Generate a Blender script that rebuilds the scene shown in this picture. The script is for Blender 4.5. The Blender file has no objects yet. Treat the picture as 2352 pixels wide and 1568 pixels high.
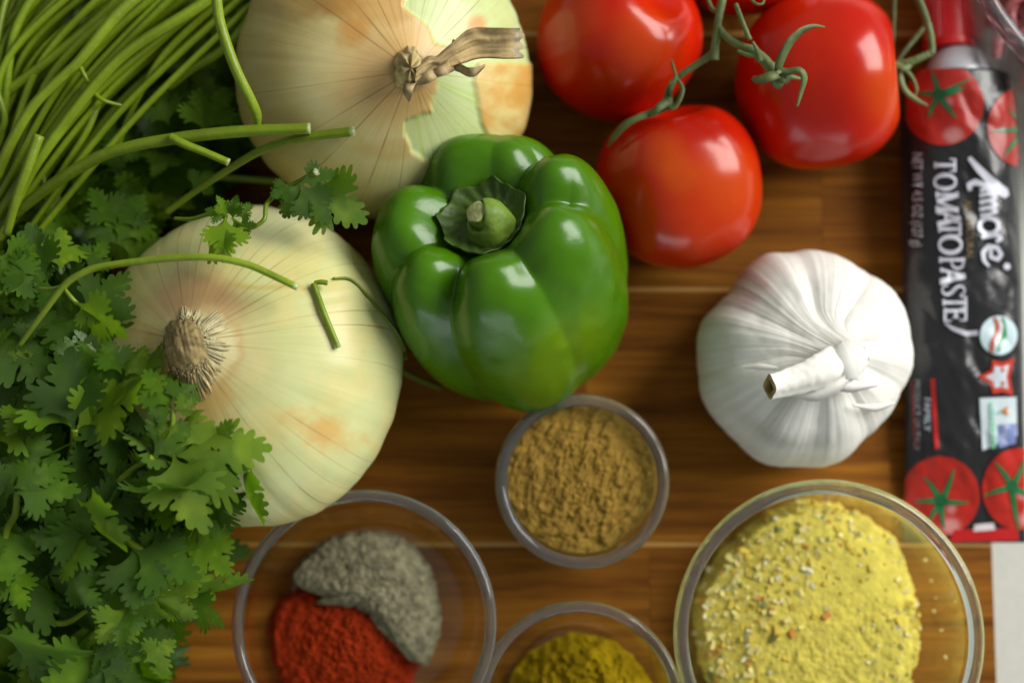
import bpy, bmesh, math, random
import numpy as np
from mathutils import Vector, Matrix, Euler
from mathutils.bvhtree import BVHTree
from mathutils.geometry import delaunay_2d_cdt
SURF = []

random.seed(7)
rng = np.random.default_rng(7)
scene = bpy.context.scene
COL = scene.collection
PI = math.pi

# ------------------------------------------------------------------ camera
CAM_H, TILT, LENS, SENSOR = 0.575, math.radians(6), 50.0, 36.0
cam_data = bpy.data.cameras.new('camera')
cam = bpy.data.objects.new('camera', cam_data)
COL.objects.link(cam)
CAM_POS = Vector((0, -CAM_H * math.tan(TILT), CAM_H))
cam.location = CAM_POS
cam.rotation_euler = (TILT, 0, 0)
cam_data.lens, cam_data.sensor_width = LENS, SENSOR
cam_data.clip_start, cam_data.clip_end = 0.01, 50
cam_data.dof.use_dof = True
cam_data.dof.focus_distance = 0.496
cam_data.dof.aperture_fstop = 3.2
cam_data.dof.aperture_blades = 7
scene.camera = cam

# ------------------------------------------------------------------ light (window at the upper right, dim room)
world = bpy.data.worlds.new('World')
scene.world = world
world.use_nodes = True
bg = world.node_tree.nodes['Background']
bg.inputs[0].default_value = (0.93, 0.96, 0.95, 1)
bg.inputs[1].default_value = 0.22


def area(name, loc, target, sx, sy, power, col):
    d = bpy.data.lights.new(name, 'AREA')
    d.shape, d.size, d.size_y, d.energy, d.color = 'RECTANGLE', sx, sy, power, col
    o = bpy.data.objects.new(name, d)
    COL.objects.link(o)
    o.location = loc
    o.rotation_euler = (Vector(target) - Vector(loc)).to_track_quat('-Z', 'Y').to_euler()
    return o


area('window_light', (1.22, 0.60, 0.90), (0, 0, 0.03), 1.1, 0.9, 37, (1.0, 0.985, 0.94))
area('far_window_light', (-0.05, -1.6, 0.26), (0, 0, 0.03), 1.3, 0.4, 4.0, (0.84, 0.92, 1.0))

scene.view_settings.view_transform = 'Standard'
scene.view_settings.look = 'None'
scene.view_settings.exposure = 0.0
scene.view_settings.gamma = 1.0
scene.cycles.use_denoising = True
scene.cycles.max_bounces = 14
scene.cycles.transparent_max_bounces = 24
scene.cycles.transmission_bounces = 10
scene.cycles.sample_clamp_indirect = 6


# ------------------------------------------------------------------ picture pixel (2352 wide) <-> place at a height
def at(sx, sy, z):
    k = SENSOR / LENS / 2352.0
    d = Vector(((sx - 1176) * k, -(sy - 784) * k, -1.0))
    d = Matrix.Rotation(TILT, 3, 'X') @ d
    t = (z - CAM_POS.z) / d.z
    return CAM_POS + d * t


def mpp(z):                       # metres per such pixel at a height
    return SENSOR / LENS / 2352.0 * (CAM_H - z) / math.cos(TILT)


def proj(P):                      # world points (n,3) -> pixels
    R = np.array(Matrix.Rotation(-TILT, 3, 'X'))
    q = (P - np.array(CAM_POS)) @ R.T
    k = SENSOR / LENS / 2352.0
    return np.stack([1176 + q[:, 0] / -q[:, 2] / k, 784 - q[:, 1] / -q[:, 2] / k], 1)


# ------------------------------------------------------------------ noise
def _hash(ix, iy, iz):
    h = (ix * 374761393 + iy * 668265263 + iz * 2147483647 * 3 + 1013904223) & 0xFFFFFFFF
    h = ((h ^ (h >> 13)) * 1274126177) & 0xFFFFFFFF
    h = ((h ^ (h >> 16)) * 2246822519) & 0xFFFFFFFF
    return ((h ^ (h >> 15)) & 0xFFFF) / 65535.0


def vnoise(x, y, z=0.0):
    x, y, z = np.broadcast_arrays(np.asarray(x, float), np.asarray(y, float), np.asarray(z, float))
    ix, iy, iz = np.floor(x).astype(np.int64), np.floor(y).astype(np.int64), np.floor(z).astype(np.int64)
    fx, fy, fz = x - ix, y - iy, z - iz
    fx, fy, fz = [f * f * (3 - 2 * f) for f in (fx, fy, fz)]
    out = 0
    for a in (0, 1):
        for b in (0, 1):
            for c in (0, 1):
                w = (fx if a else 1 - fx) * (fy if b else 1 - fy) * (fz if c else 1 - fz)
                out = out + w * _hash(ix + a, iy + b, iz + c)
    return out


def fbm(x, y, z=0.0, o=4):
    s, a, t = 0, 0.5, 0
    for i in range(o):
        s = s + a * vnoise(np.asarray(x) * 2 ** i + 17.3 * i, np.asarray(y) * 2 ** i + 5.1 * i, np.asarray(z) * 2 ** i)
        t += a
        a *= 0.5
    return s / t


def sstep(a, b, x):
    t = np.clip((x - a) / (b - a), 0, 1)
    return t * t * (3 - 2 * t)


def in_poly(px, py, poly):
    px, py = np.asarray(px, float), np.asarray(py, float)
    res = np.zeros(px.shape, bool)
    n = len(poly)
    for i in range(n):
        x0, y0 = poly[i]
        x1, y1 = poly[(i + 1) % n]
        if y0 == y1:
            continue
        c = ((y0 > py) != (y1 > py)) & (px < (x1 - x0) * (py - y0) / (y1 - y0) + x0)
        res ^= c
    return res


def soft_poly(px, py, poly, w):
    ins = in_poly(px, py, poly)
    d = np.full(px.shape, 1e9)
    n = len(poly)
    for i in range(n):
        a, b = np.array(poly[i], float), np.array(poly[(i + 1) % n], float)
        e = b - a
        t = np.clip(((px - a[0]) * e[0] + (py - a[1]) * e[1]) / (e @ e), 0, 1)
        d = np.minimum(d, np.hypot(px - a[0] - t * e[0], py - a[1] - t * e[1]))
    return sstep(-w, w, np.where(ins, d, -d))


# ------------------------------------------------------------------ objects
def tag(o, label=None, cat=None, group=None, kind=None):
    for k, v in (('label', label), ('category', cat), ('group', group), ('kind', kind)):
        if v:
            o[k] = v
    return o


def empty(name, loc, label, cat, group=None, rot=None):
    o = bpy.data.objects.new(name, None)
    o.empty_display_size = 0.02
    COL.objects.link(o)
    o.location = loc
    if rot is not None:
        o.rotation_euler = rot
    return tag(o, label, cat, group)


def make(name, verts, faces, mat, parent=None, smooth=True, col=None, world=False, loc=None, fix=False):
    me = bpy.data.meshes.new(name)
    v = np.asarray(verts, float)
    if world and parent is not None:
        m = parent.matrix_basis.copy()
        q = parent.parent
        while q is not None:
            m = q.matrix_basis @ m
            q = q.parent
        inv = np.array(m.inverted())
        v = v @ inv[:3, :3].T + inv[:3, 3]
    me.from_pydata(v.tolist(), [], faces if isinstance(faces, list) else faces.tolist())
    if col is not None:
        a = me.color_attributes.new('Col', 'FLOAT_COLOR', 'POINT')
        c = np.ones((len(v), 4))
        c[:, :3] = col
        a.data.foreach_set('color', c.ravel())
    if fix:
        bm = bmesh.new()
        bm.from_mesh(me)
        bmesh.ops.recalc_face_normals(bm, faces=bm.faces)
        bm.to_mesh(me)
        bm.free()
    if smooth:
        me.polygons.foreach_set('use_smooth', [True] * len(me.polygons))
    if mat:
        for m in (mat if isinstance(mat, (list, tuple)) else [mat]):
            me.materials.append(m)
    o = bpy.data.objects.new(name, me)
    COL.objects.link(o)
    if parent is not None:
        o.parent = parent
    if loc is not None:
        o.location = loc
    return o


def grid_faces(nu, nv, wrap=True):       # rows nv, columns nu
    F = []
    for j in range(nv - 1):
        for i in range(nu if wrap else nu - 1):
            i2 = (i + 1) % nu
            F.append((j * nu + i, j * nu + i2, (j + 1) * nu + i2, (j + 1) * nu + i))
    return F


class MB:                                   # several bits gathered into one mesh
    def __init__(s):
        s.v, s.f, s.c, s.n = [], [], [], 0

    def add(s, v, f, col=None):
        v = np.asarray(v, float)
        s.v.append(v)
        s.f += [tuple(i + s.n for i in q) for q in f]
        s.c.append(np.broadcast_to(np.asarray(col if col is not None else (1, 1, 1), float), (len(v), 3)))
        s.n += len(v)

    def build(s, name, mat, parent=None, smooth=True, world=False):
        return make(name, np.concatenate(s.v), s.f, mat, parent, smooth, np.concatenate(s.c), world)


def spline(pts, n):
    p = np.asarray(pts, float)
    p = np.concatenate([[2 * p[0] - p[1]], p, [2 * p[-1] - p[-2]]])
    m = len(p) - 3
    out = []
    for q in np.linspace(0, m, n):
        i = min(int(q), m - 1)
        t = q - i
        a, b, c, d = p[i:i + 4]
        out.append(0.5 * ((2 * b) + (-a + c) * t + (2 * a - 5 * b + 4 * c - d) * t * t + (-a + 3 * b - 3 * c + d) * t ** 3))
    return np.array(out)


def frames(P):
    T = np.gradient(P, axis=0)
    T /= np.linalg.norm(T, axis=1)[:, None] + 1e-12
    up = np.array([0, 0, 1.0])
    if abs(T[0] @ up) > 0.9:
        up = np.array([1.0, 0, 0])
    N = []
    for t in T:
        up = up - t * (up @ t)
        up /= np.linalg.norm(up) + 1e-12
        N.append(up.copy())
    N = np.array(N)
    return T, N, np.cross(T, N)


def tube_geo(pts, radii, n=None, seg=10, rib=0.0, k=6, flat=1.0, jit=0.0):
    pts = np.asarray(pts, float)
    n = n or max(6, 5 * len(pts))
    P = spline(pts, n)
    r = np.interp(np.linspace(0, 1, n), np.linspace(0, 1, len(np.atleast_1d(radii))), np.atleast_1d(radii))
    T, N, B = frames(P)
    a = np.arange(seg) / seg * 2 * PI
    rr = r[:, None] * (1 + rib * np.cos(k * a))[None, :]
    if jit:
        rr = rr * (1 + jit * (vnoise(np.cos(a)[None, :] * 2 + 9, np.sin(a)[None, :] * 2, np.linspace(0, n / 2, n)[:, None]) - .5) * 2)
    V = P[:, None, :] + rr[..., None] * (np.cos(a)[None, :, None] * N[:, None, :] * flat + np.sin(a)[None, :, None] * B[:, None, :])
    V = V.reshape(-1, 3)
    F = grid_faces(seg, n)
    F.append(tuple(range(seg))[::-1])
    F.append(tuple((n - 1) * seg + i for i in range(seg)))
    return V, F


def ribbon_geo(pts, widths, n=14, fold=0.25, thick=0.0005, twist=0.0):
    P = spline(pts, n)
    w = np.interp(np.linspace(0, 1, n), np.linspace(0, 1, len(widths)), widths)
    T, N, B = frames(P)
    tw = np.linspace(0, twist, n)[:, None]
    N2, B2 = N * np.cos(tw) + B * np.sin(tw), B * np.cos(tw) - N * np.sin(tw)
    V = np.concatenate([P - B2 * w[:, None] + N2 * (w * fold)[:, None], P + N2 * thick, P + B2 * w[:, None] + N2 * (w * fold)[:, None], P - N2 * thick])
    F = []
    for i in range(n - 1):
        for a, b in ((0, 1), (1, 2), (2, 3), (3, 0)):
            F.append((a * n + i, b * n + i, b * n + i + 1, a * n + i + 1))
    return V, F


# ------------------------------------------------------------------ materials
def nodes_of(name):
    m = bpy.data.materials.new(name)
    m.use_nodes = True
    nt = m.node_tree
    return m, nt, nt.nodes['Principled BSDF'], nt.nodes['Material Output']


def nn(nt, t, **kw):
    n = nt.nodes.new(t)
    for k, v in kw.items():
        if k.startswith('i_'):
            key = k[2:]
            n.inputs[int(key) if key.isdigit() else key.replace('_', ' ')].default_value = v
        else:
            setattr(n, k, v)
    return n


def ramp(nt, fac, stops):
    r = nt.nodes.new('ShaderNodeValToRGB')
    el = r.color_ramp.elements
    while len(el) < len(stops):
        el.new(0.5)
    for e, (p, c) in zip(el, stops):
        e.position = p
        e.color = (c[0], c[1], c[2], 1) if isinstance(c, tuple) else (c, c, c, 1)
    nt.links.new(fac, r.inputs[0])
    return r.outputs[0]


def mixc(nt, fac, a, b, mode='MIX'):
    m = nt.nodes.new('ShaderNodeMix')
    m.data_type, m.blend_type = 'RGBA', mode
    for s, v in ((m.inputs[0], fac), (m.inputs[6], a), (m.inputs[7], b)):
        if isinstance(v, (int, float)):
            s.default_value = v
        elif isinstance(v, tuple):
            s.default_value = (*v, 1)
        else:
            nt.links.new(v, s)
    return m.outputs[2]


def mat(name, color=(0.5, 0.5, 0.5), rough=0.5, spec=0.5, attr=False, noise=None, bump=None, sss=None, coat=0, metal=0, transl=None, coatrough=0.1):
    """noise=(scale, dark factor, scale vector); bump=(scale, distance); attr multiplies by vertex colour"""
    m, nt, p, out = nodes_of(name)
    L = nt.links.new
    p.inputs['Roughness'].default_value = rough
    p.inputs['Specular IOR Level'].default_value = spec
    p.inputs['Metallic'].default_value = metal
    p.inputs['Coat Weight'].default_value = coat
    p.inputs['Coat Roughness'].default_value = coatrough
    tc = nn(nt, 'ShaderNodeTexCoord')
    c = None
    if attr:
        a = nn(nt, 'ShaderNodeVertexColor', layer_name='Col')
        c = mixc(nt, 1.0, a.outputs[0], tuple(color), 'MULTIPLY')
    if noise:
        mp = nn(nt, 'ShaderNodeMapping')
        mp.inputs['Scale'].default_value = noise[2] if len(noise) > 2 else (1, 1, 1)
        L(tc.outputs['Object'], mp.inputs[0])
        t = nn(nt, 'ShaderNodeTexNoise', i_Scale=noise[0], i_Detail=5.0, i_Roughness=0.6)
        L(mp.outputs[0], t.inputs['Vector'])
        f = ramp(nt, t.outputs[0], [(0.3, noise[1]), (0.7, 1.0)])
        c = mixc(nt, 1.0, c if c is not None else tuple(color), f, 'MULTIPLY')
    if c is None:
        p.inputs['Base Color'].default_value = (*color, 1)
    else:
        L(c, p.inputs['Base Color'])
    if bump:
        t = nn(nt, 'ShaderNodeTexNoise', i_Scale=bump[0], i_Detail=4.0)
        L(tc.outputs['Object'], t.inputs['Vector'])
        b = nn(nt, 'ShaderNodeBump', i_Strength=1.0, i_Distance=bump[1])
        L(t.outputs[0], b.inputs['Height'])
        L(b.outputs[0], p.inputs['Normal'])
    if sss:
        p.inputs['Subsurface Weight'].default_value = sss[0]
        p.inputs['Subsurface Radius'].default_value = sss[1]
        p.inputs['Subsurface Scale'].default_value = 1.0
    if transl:
        tr = nn(nt, 'ShaderNodeBsdfTranslucent')
        if c is not None:
            L(mixc(nt, 1.0, c, tuple(transl[1]), 'MULTIPLY'), tr.inputs[0])
        else:
            tr.inputs[0].default_value = (*transl[1], 1)
        mx = nn(nt, 'ShaderNodeMixShader')
        mx.inputs[0].default_value = transl[0]
        L(p.outputs[0], mx.inputs[1])
        L(tr.outputs[0], mx.inputs[2])
        L(mx.outputs[0], out.inputs[0])
    return m


# wood
def wood_mat():
    m, nt, p, out = nodes_of('oiled_wood')
    L = nt.links.new
    tc = nn(nt, 'ShaderNodeTexCoord')
    oi = nn(nt, 'ShaderNodeObjectInfo')
    off = nn(nt, 'ShaderNodeVectorMath', operation='SCALE')
    cb = nn(nt, 'ShaderNodeCombineXYZ')
    for i in range(3):
        L(oi.outputs['Random'], cb.inputs[i])
    L(cb.outputs[0], off.inputs[0])
    off.inputs['Scale'].default_value = 7.0
    ad = nn(nt, 'ShaderNodeVectorMath', operation='ADD')
    L(tc.outputs['Object'], ad.inputs[0])
    L(off.outputs[0], ad.inputs[1])

    def nz(scale, vec, det=6.0, dist=0.0):
        mp = nn(nt, 'ShaderNodeMapping')
        mp.inputs['Scale'].default_value = vec
        L(ad.outputs[0], mp.inputs[0])
        t = nn(nt, 'ShaderNodeTexNoise', i_Scale=scale, i_Detail=det, i_Roughness=0.62, i_Distortion=dist)
        L(mp.outputs[0], t.inputs['Vector'])
        return t.outputs[0]
    g1 = nz(14, (0.42, 7, 3), 5, 0.6)
    g2 = nz(60, (0.3, 12, 4), 4)
    g3 = nz(220, (0.16, 8, 3), 3)
    c1 = ramp(nt, g1, [(0.27, (0.100, 0.031, 0.006)), (0.42, (0.210, 0.075, 0.010)), (0.57, (0.335, 0.132, 0.015)), (0.76, (0.47, 0.205, 0.022))])
    c2 = mixc(nt, 0.7, c1, ramp(nt, g2, [(0.30, 0.62), (0.64, 1.10)]), 'MULTIPLY')
    c3 = mixc(nt, 0.45, c2, ramp(nt, g3, [(0.35, 0.6), (0.6, 1.1)]), 'MULTIPLY')
    tone = ramp(nt, oi.outputs['Random'], [(0.0, (0.90, 0.87, 0.86)), (1.0, (1.08, 1.06, 1.03))])
    c4 = mixc(nt, 1.0, c3, tone, 'MULTIPLY')
    L(c4, p.inputs['Base Color'])
    p.inputs['Roughness'].default_value = 0.5
    p.inputs['Specular IOR Level'].default_value = 0.07
    b = nn(nt, 'ShaderNodeBump', i_Strength=0.5, i_Distance=0.0004)
    L(g2, b.inputs['Height'])
    L(b.outputs[0], p.inputs['Normal'])
    return m


def glass_thin(name='thin_glass', tint=(0.985, 0.992, 0.99)):
    m, nt, p, out = nodes_of(name)
    nt.nodes.remove(p)
    L = nt.links.new
    t = nn(nt, 'ShaderNodeBsdfTransparent')
    t.inputs[0].default_value = (*tint, 1)
    g = nn(nt, 'ShaderNodeBsdfGlossy')
    g.inputs['Roughness'].default_value = 0.06
    g.inputs['Color'].default_value = (1, 1, 1, 1)
    lw = nn(nt, 'ShaderNodeLayerWeight', i_Blend=0.5)
    pw = nn(nt, 'ShaderNodeMath', operation='POWER')
    L(lw.outputs['Facing'], pw.inputs[0])
    pw.inputs[1].default_value = 4.5
    ml = nn(nt, 'ShaderNodeMath', operation='MULTIPLY_ADD')
    L(pw.outputs[0], ml.inputs[0])
    ml.inputs[1].default_value = 0.75
    ml.inputs[2].default_value = 0.03
    mx = nn(nt, 'ShaderNodeMixShader')
    L(ml.outputs[0], mx.inputs[0])
    L(t.outputs[0], mx.inputs[1])
    L(g.outputs[0], mx.inputs[2])
    L(mx.outputs[0], out.inputs[0])
    return m


def glass_rim():
    m, nt, p, out = nodes_of('rim_glass')
    p.inputs['Base Color'].default_value = (0.66, 0.74, 0.78, 1)  # blue-grey tint, with transmission held back, stands in for room reflections
    p.inputs['Transmission Weight'].default_value = 0.95
    p.inputs['Roughness'].default_value = 0.07
    p.inputs['IOR'].default_value = 1.45
    return m


def onion_mat(name, k, linecol, lw, strength):
    m, nt, p, out = nodes_of(name)
    L = nt.links.new
    tc = nn(nt, 'ShaderNodeTexCoord')
    sp = nn(nt, 'ShaderNodeSeparateXYZ')
    L(tc.outputs['Object'], sp.inputs[0])
    cb = nn(nt, 'ShaderNodeCombineXYZ')
    L(sp.outputs[0], cb.inputs[0])
    L(sp.outputs[1], cb.inputs[1])
    nv = nn(nt, 'ShaderNodeVectorMath', operation='NORMALIZE')
    L(cb.outputs[0], nv.inputs[0])
    def mth(op, a, b=None, c=None):
        n = nn(nt, 'ShaderNodeMath', operation=op)
        for q, v in enumerate((a, b, c)):
            if v is None:
                continue
            if isinstance(v, (int, float)):
                n.inputs[q].default_value = v
            else:
                L(v, n.inputs[q])
        return n.outputs[0]
    sc = nn(nt, 'ShaderNodeVectorMath', operation='SCALE')
    L(nv.outputs[0], sc.inputs[0])
    sc.inputs['Scale'].default_value = 6.0
    c2 = nn(nt, 'ShaderNodeCombineXYZ')
    L(mth('MULTIPLY', sp.outputs[2], 9.0), c2.inputs[2])
    ad = nn(nt, 'ShaderNodeVectorMath', operation='ADD')
    L(sc.outputs[0], ad.inputs[0])
    L(c2.outputs[0], ad.inputs[1])
    rad = nn(nt, 'ShaderNodeVectorMath', operation='LENGTH')
    L(cb.outputs[0], rad.inputs[0])
    wob = nn(nt, 'ShaderNodeTexNoise', i_Scale=1.0, i_Detail=2.0)
    L(ad.outputs[0], wob.inputs['Vector'])
    ang = mth('MULTIPLY', mth('ARCTAN2', sp.outputs[1], sp.outputs[0]), k / (2 * PI))
    ang = mth('ADD', ang, mth('MULTIPLY', wob.outputs[0], 1.0))
    near = mth('ABSOLUTE', mth('SUBTRACT', ang, mth('ROUND', ang)))
    dist = mth('MULTIPLY', mth('MULTIPLY', near, rad.outputs['Value']), 2 * PI / k)
    wn = nn(nt, 'ShaderNodeTexWhiteNoise', noise_dimensions='1D')
    L(mth('ROUND', ang), wn.inputs['W'])
    line = ramp(nt, mth('DIVIDE', dist, lw), [(0.25, strength), (1.0, 0.0)])
    line = mixc(nt, 1.0, line, ramp(nt, wn.outputs['Value'], [(0.25, 0.08), (0.9, 1.0)]), 'MULTIPLY')
    t2 = nn(nt, 'ShaderNodeTexNoise', i_Scale=45.0, i_Detail=3.0)
    L(tc.outputs['Object'], t2.inputs['Vector'])
    line2 = mixc(nt, 1.0, line, ramp(nt, t2.outputs[0], [(0.38, 0.15), (0.6, 1.0)]), 'MULTIPLY')
    # fine fibres
    sc2 = nn(nt, 'ShaderNodeVectorMath', operation='SCALE')
    L(ad.outputs[0], sc2.inputs[0])
    sc2.inputs['Scale'].default_value = 5.0
    t3 = nn(nt, 'ShaderNodeTexNoise', i_Scale=1.0, i_Detail=3.0)
    L(sc2.outputs[0], t3.inputs['Vector'])
    a = nn(nt, 'ShaderNodeVertexColor', layer_name='Col')
    base = mixc(nt, 1.0, a.outputs[0], ramp(nt, t3.outputs[0], [(0.3, 0.955), (0.7, 1.0)]), 'MULTIPLY')
    blot = nn(nt, 'ShaderNodeTexNoise', i_Scale=26.0, i_Detail=4.0, i_Roughness=0.6)
    L(tc.outputs['Object'], blot.inputs['Vector'])
    base = mixc(nt, 1.0, base, ramp(nt, blot.outputs[0], [(0.35, (0.90, 0.84, 0.70)), (0.62, (1.0, 1.0, 1.0))]), 'MULTIPLY')
    fin = mixc(nt, line2, base, linecol)
    L(fin, p.inputs['Base Color'])
    p.inputs['Roughness'].default_value = 0.38
    p.inputs['Specular IOR Level'].default_value = 0.45
    p.inputs['Subsurface Weight'].default_value = 0.15
    p.inputs['Subsurface Radius'].default_value = (0.004, 0.003, 0.0012)
    p.inputs['Subsurface Scale'].default_value = 1.0
    b = nn(nt, 'ShaderNodeBump', i_Strength=0.15, i_Distance=0.0004)
    L(t3.outputs[0], b.inputs['Height'])
    L(b.outputs[0], p.inputs['Normal'])
    return m


M = {}
M['wood'] = wood_mat()
M['pale_wood'] = mat('pale_wood', (0.62, 0.33, 0.075), 0.45, noise=(60, 0.75, (0.4, 6, 2)))
M['counter'] = mat('counter', (0.62, 0.64, 0.58), 0.4, noise=(300, 0.9))
M['glass'] = glass_thin()
M['rim'] = glass_rim()
M['onion_gold'] = onion_mat('onion_gold', 46.0, (0.24, 0.10, 0.02), 0.00045, 0.65)
M['onion_pale'] = onion_mat('onion_pale', 54.0, (0.36, 0.18, 0.05), 0.00045, 0.65)
M['dry'] = mat('dry_husk', (1, 1, 1), 0.75, 0.2, attr=True, noise=(140, 0.45, (1, 1, 1)), bump=(200, 0.0006))
M['tomato'] = mat('tomato_skin', (1, 1, 1), 0.20, 0.40, attr=True, sss=(0.05, (0.004, 0.0006, 0.0003)), bump=(55, 0.00018), noise=(48, 0.86))
M['vine'] = mat('vine_green', (0.155, 0.205, 0.068), 0.55, 0.4, noise=(90, 0.55), bump=(400, 0.0003))
M['pepper'] = mat('pepper_skin', (1, 1, 1), 0.25, 0.42, attr=True, bump=(110, 0.00028), noise=(38, 0.80))
M['calyx'] = mat('pepper_calyx', (0.075, 0.145, 0.018), 0.5, 0.4, noise=(160, 0.5), bump=(150, 0.0010))
M['pepper_stem'] = mat('pepper_stem', (0.19, 0.31, 0.035), 0.5, 0.4, noise=(200, 0.6, (1, 1, 0.3)), bump=(260, 0.0005))
M['cut'] = mat('cut_stem', (0.60, 0.64, 0.27), 0.6, 0.3, noise=(300, 0.5), bump=(400, 0.0006))
M['garlic'] = mat('garlic_skin', (1, 1, 1), 0.5, 0.3, attr=True, sss=(0.25, (0.004, 0.0035, 0.003)), noise=(55, 0.93))
M['stem'] = mat('cilantro_stem', (1, 1, 1), 0.36, 0.5, attr=True, noise=(70, 0.72), bump=(500, 0.0002), transl=(0.12, (1.2, 1.2, 0.6)))
M['foil'] = mat('tube_foil', (0.018, 0.018, 0.020), 0.26, 0.6, bump=(42, 0.0016))
M['ink'] = mat('tube_print', (1, 1, 1), 0.30, 0.5, attr=True, bump=(42, 0.0012))
M['cap'] = mat('red_cap', (0.60, 0.010, 0.012), 0.35, 0.5)
M['alu'] = mat('tube_shoulder', (0.62, 0.62, 0.66), 0.35, 0.5, metal=0.3)
M['powder'] = mat('spice_powder', (1, 1, 1), 0.95, 0.05, attr=True, noise=(420, 0.82), bump=(900, 0.0003))
M['flake'] = mat('seasoning_flakes', (1, 1, 1), 0.7, 0.3, attr=True)
M['meat'] = mat('raw_mince', (0.44, 0.115, 0.115), 0.35, 0.5, noise=(120, 0.55), bump=(200, 0.0008))


def leaf_mat():
    m, nt, p, out = nodes_of('cilantro_leaf')
    L = nt.links.new
    a = nn(nt, 'ShaderNodeVertexColor', layer_name='Col')
    oi = nn(nt, 'ShaderNodeObjectInfo')
    tone = ramp(nt, oi.outputs['Random'], [(0.0, (0.45, 0.55, 0.5)), (0.5, (0.95, 1.0, 0.9)), (1.0, (1.85, 1.5, 1.1))])
    c = mixc(nt, 1.0, a.outputs[0], tone, 'MULTIPLY')
    tc = nn(nt, 'ShaderNodeTexCoord')
    t = nn(nt, 'ShaderNodeTexNoise', i_Scale=260.0, i_Detail=3.0)
    L(tc.outputs['Object'], t.inputs['Vector'])
    c = mixc(nt, 1.0, c, ramp(nt, t.outputs[0], [(0.3, 0.78), (0.7, 1.08)]), 'MULTIPLY')
    geo = nn(nt, 'ShaderNodeNewGeometry')
    c = mixc(nt, geo.outputs['Backfacing'], c, mixc(nt, 0.35, c, (0.14, 0.21, 0.07)))
    L(c, p.inputs['Base Color'])
    p.inputs['Roughness'].default_value = 0.37
    p.inputs['Specular IOR Level'].default_value = 0.5
    b = nn(nt, 'ShaderNodeBump', i_Strength=0.6, i_Distance=0.0007)
    hh = nn(nt, 'ShaderNodeMath', operation='MULTIPLY_ADD')
    L(a.outputs[0], hh.inputs[0])
    hh.inputs[1].default_value = -7.0
    L(t.outputs[0], hh.inputs[2])
    L(hh.outputs[0], b.inputs['Height'])
    L(b.outputs[0], p.inputs['Normal'])
    tr = nn(nt, 'ShaderNodeBsdfTranslucent')
    L(mixc(nt, 1.0, c, (2.0, 1.9, 0.8), 'MULTIPLY'), tr.inputs[0])
    mx = nn(nt, 'ShaderNodeMixShader')
    mx.inputs[0].default_value = 0.36
    L(p.outputs[0], mx.inputs[1])
    L(tr.outputs[0], mx.inputs[2])
    L(mx.outputs[0], out.inputs[0])
    return m


M['leaf'] = leaf_mat()

# ------------------------------------------------------------------ setting: counter and board
BT = 0.022
c = make('countertop', [(-1.2, -1.2, -BT), (1.2, -1.2, -BT), (1.2, 1.2, -BT), (-1.2, 1.2, -BT)], [(0, 1, 2, 3)], M['counter'])
tag(c, kind='structure')

board = empty('cutting_board', (0, 0, -BT), 'dark striped hardwood cutting board lying under all the food on a pale counter', 'cutting board')


def block(x0, x1, y0, y1, z0, z1, bev):
    bm = bmesh.new()
    bmesh.ops.create_cube(bm, size=1.0)
    for v in bm.verts:
        v.co = ((x1 - x0) * v.co.x, (y1 - y0) * v.co.y, (z1 - z0) * v.co.z)
    if bev:
        bmesh.ops.bevel(bm, geom=bm.edges[:], offset=bev, segments=2, affect='EDGES')
    return bm


def plank(name, x0, x1, y0, y1, m, z0=0.0, z1=BT, bev=0.00012):
    bm = block(x0, x1, y0, y1, z0, z1, bev)
    me = bpy.data.meshes.new(name)
    bm.to_mesh(me)
    bm.free()
    me.materials.append(m)
    o = bpy.data.objects.new(name, me)
    COL.objects.link(o)
    o.parent = board
    o.location = ((x0 + x1) / 2, (y0 + y1) / 2, (z0 + z1) / 2)
    return o


xr = at(2283, 1400, 0).x
yb = [at(1176, s, 0).y for s in (-560, 78, 665, 1250, 1840)]
splits = [[-0.36, -0.05, 0.09, xr], [-0.36, -0.11, at(1886, 400, 0).x, xr], [-0.36, -0.13, 0.03, at(2040, 900, 0).x, xr], [-0.36, -0.07, 0.055, xr]]
for r in range(4):
    y1, y0 = yb[r] - 0.0009, yb[r + 1] + 0.0009
    xs = splits[r]
    for i in range(len(xs) - 1):
        plank('plank', xs[i] + 0.00002, xs[i + 1] - 0.00002, y0, y1, M['wood'])
    if r < 3:
        plank('pale_strip', -0.36, xr, yb[r + 1] - 0.00085, yb[r + 1] + 0.00085, M['pale_wood'], bev=0.0001)


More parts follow.
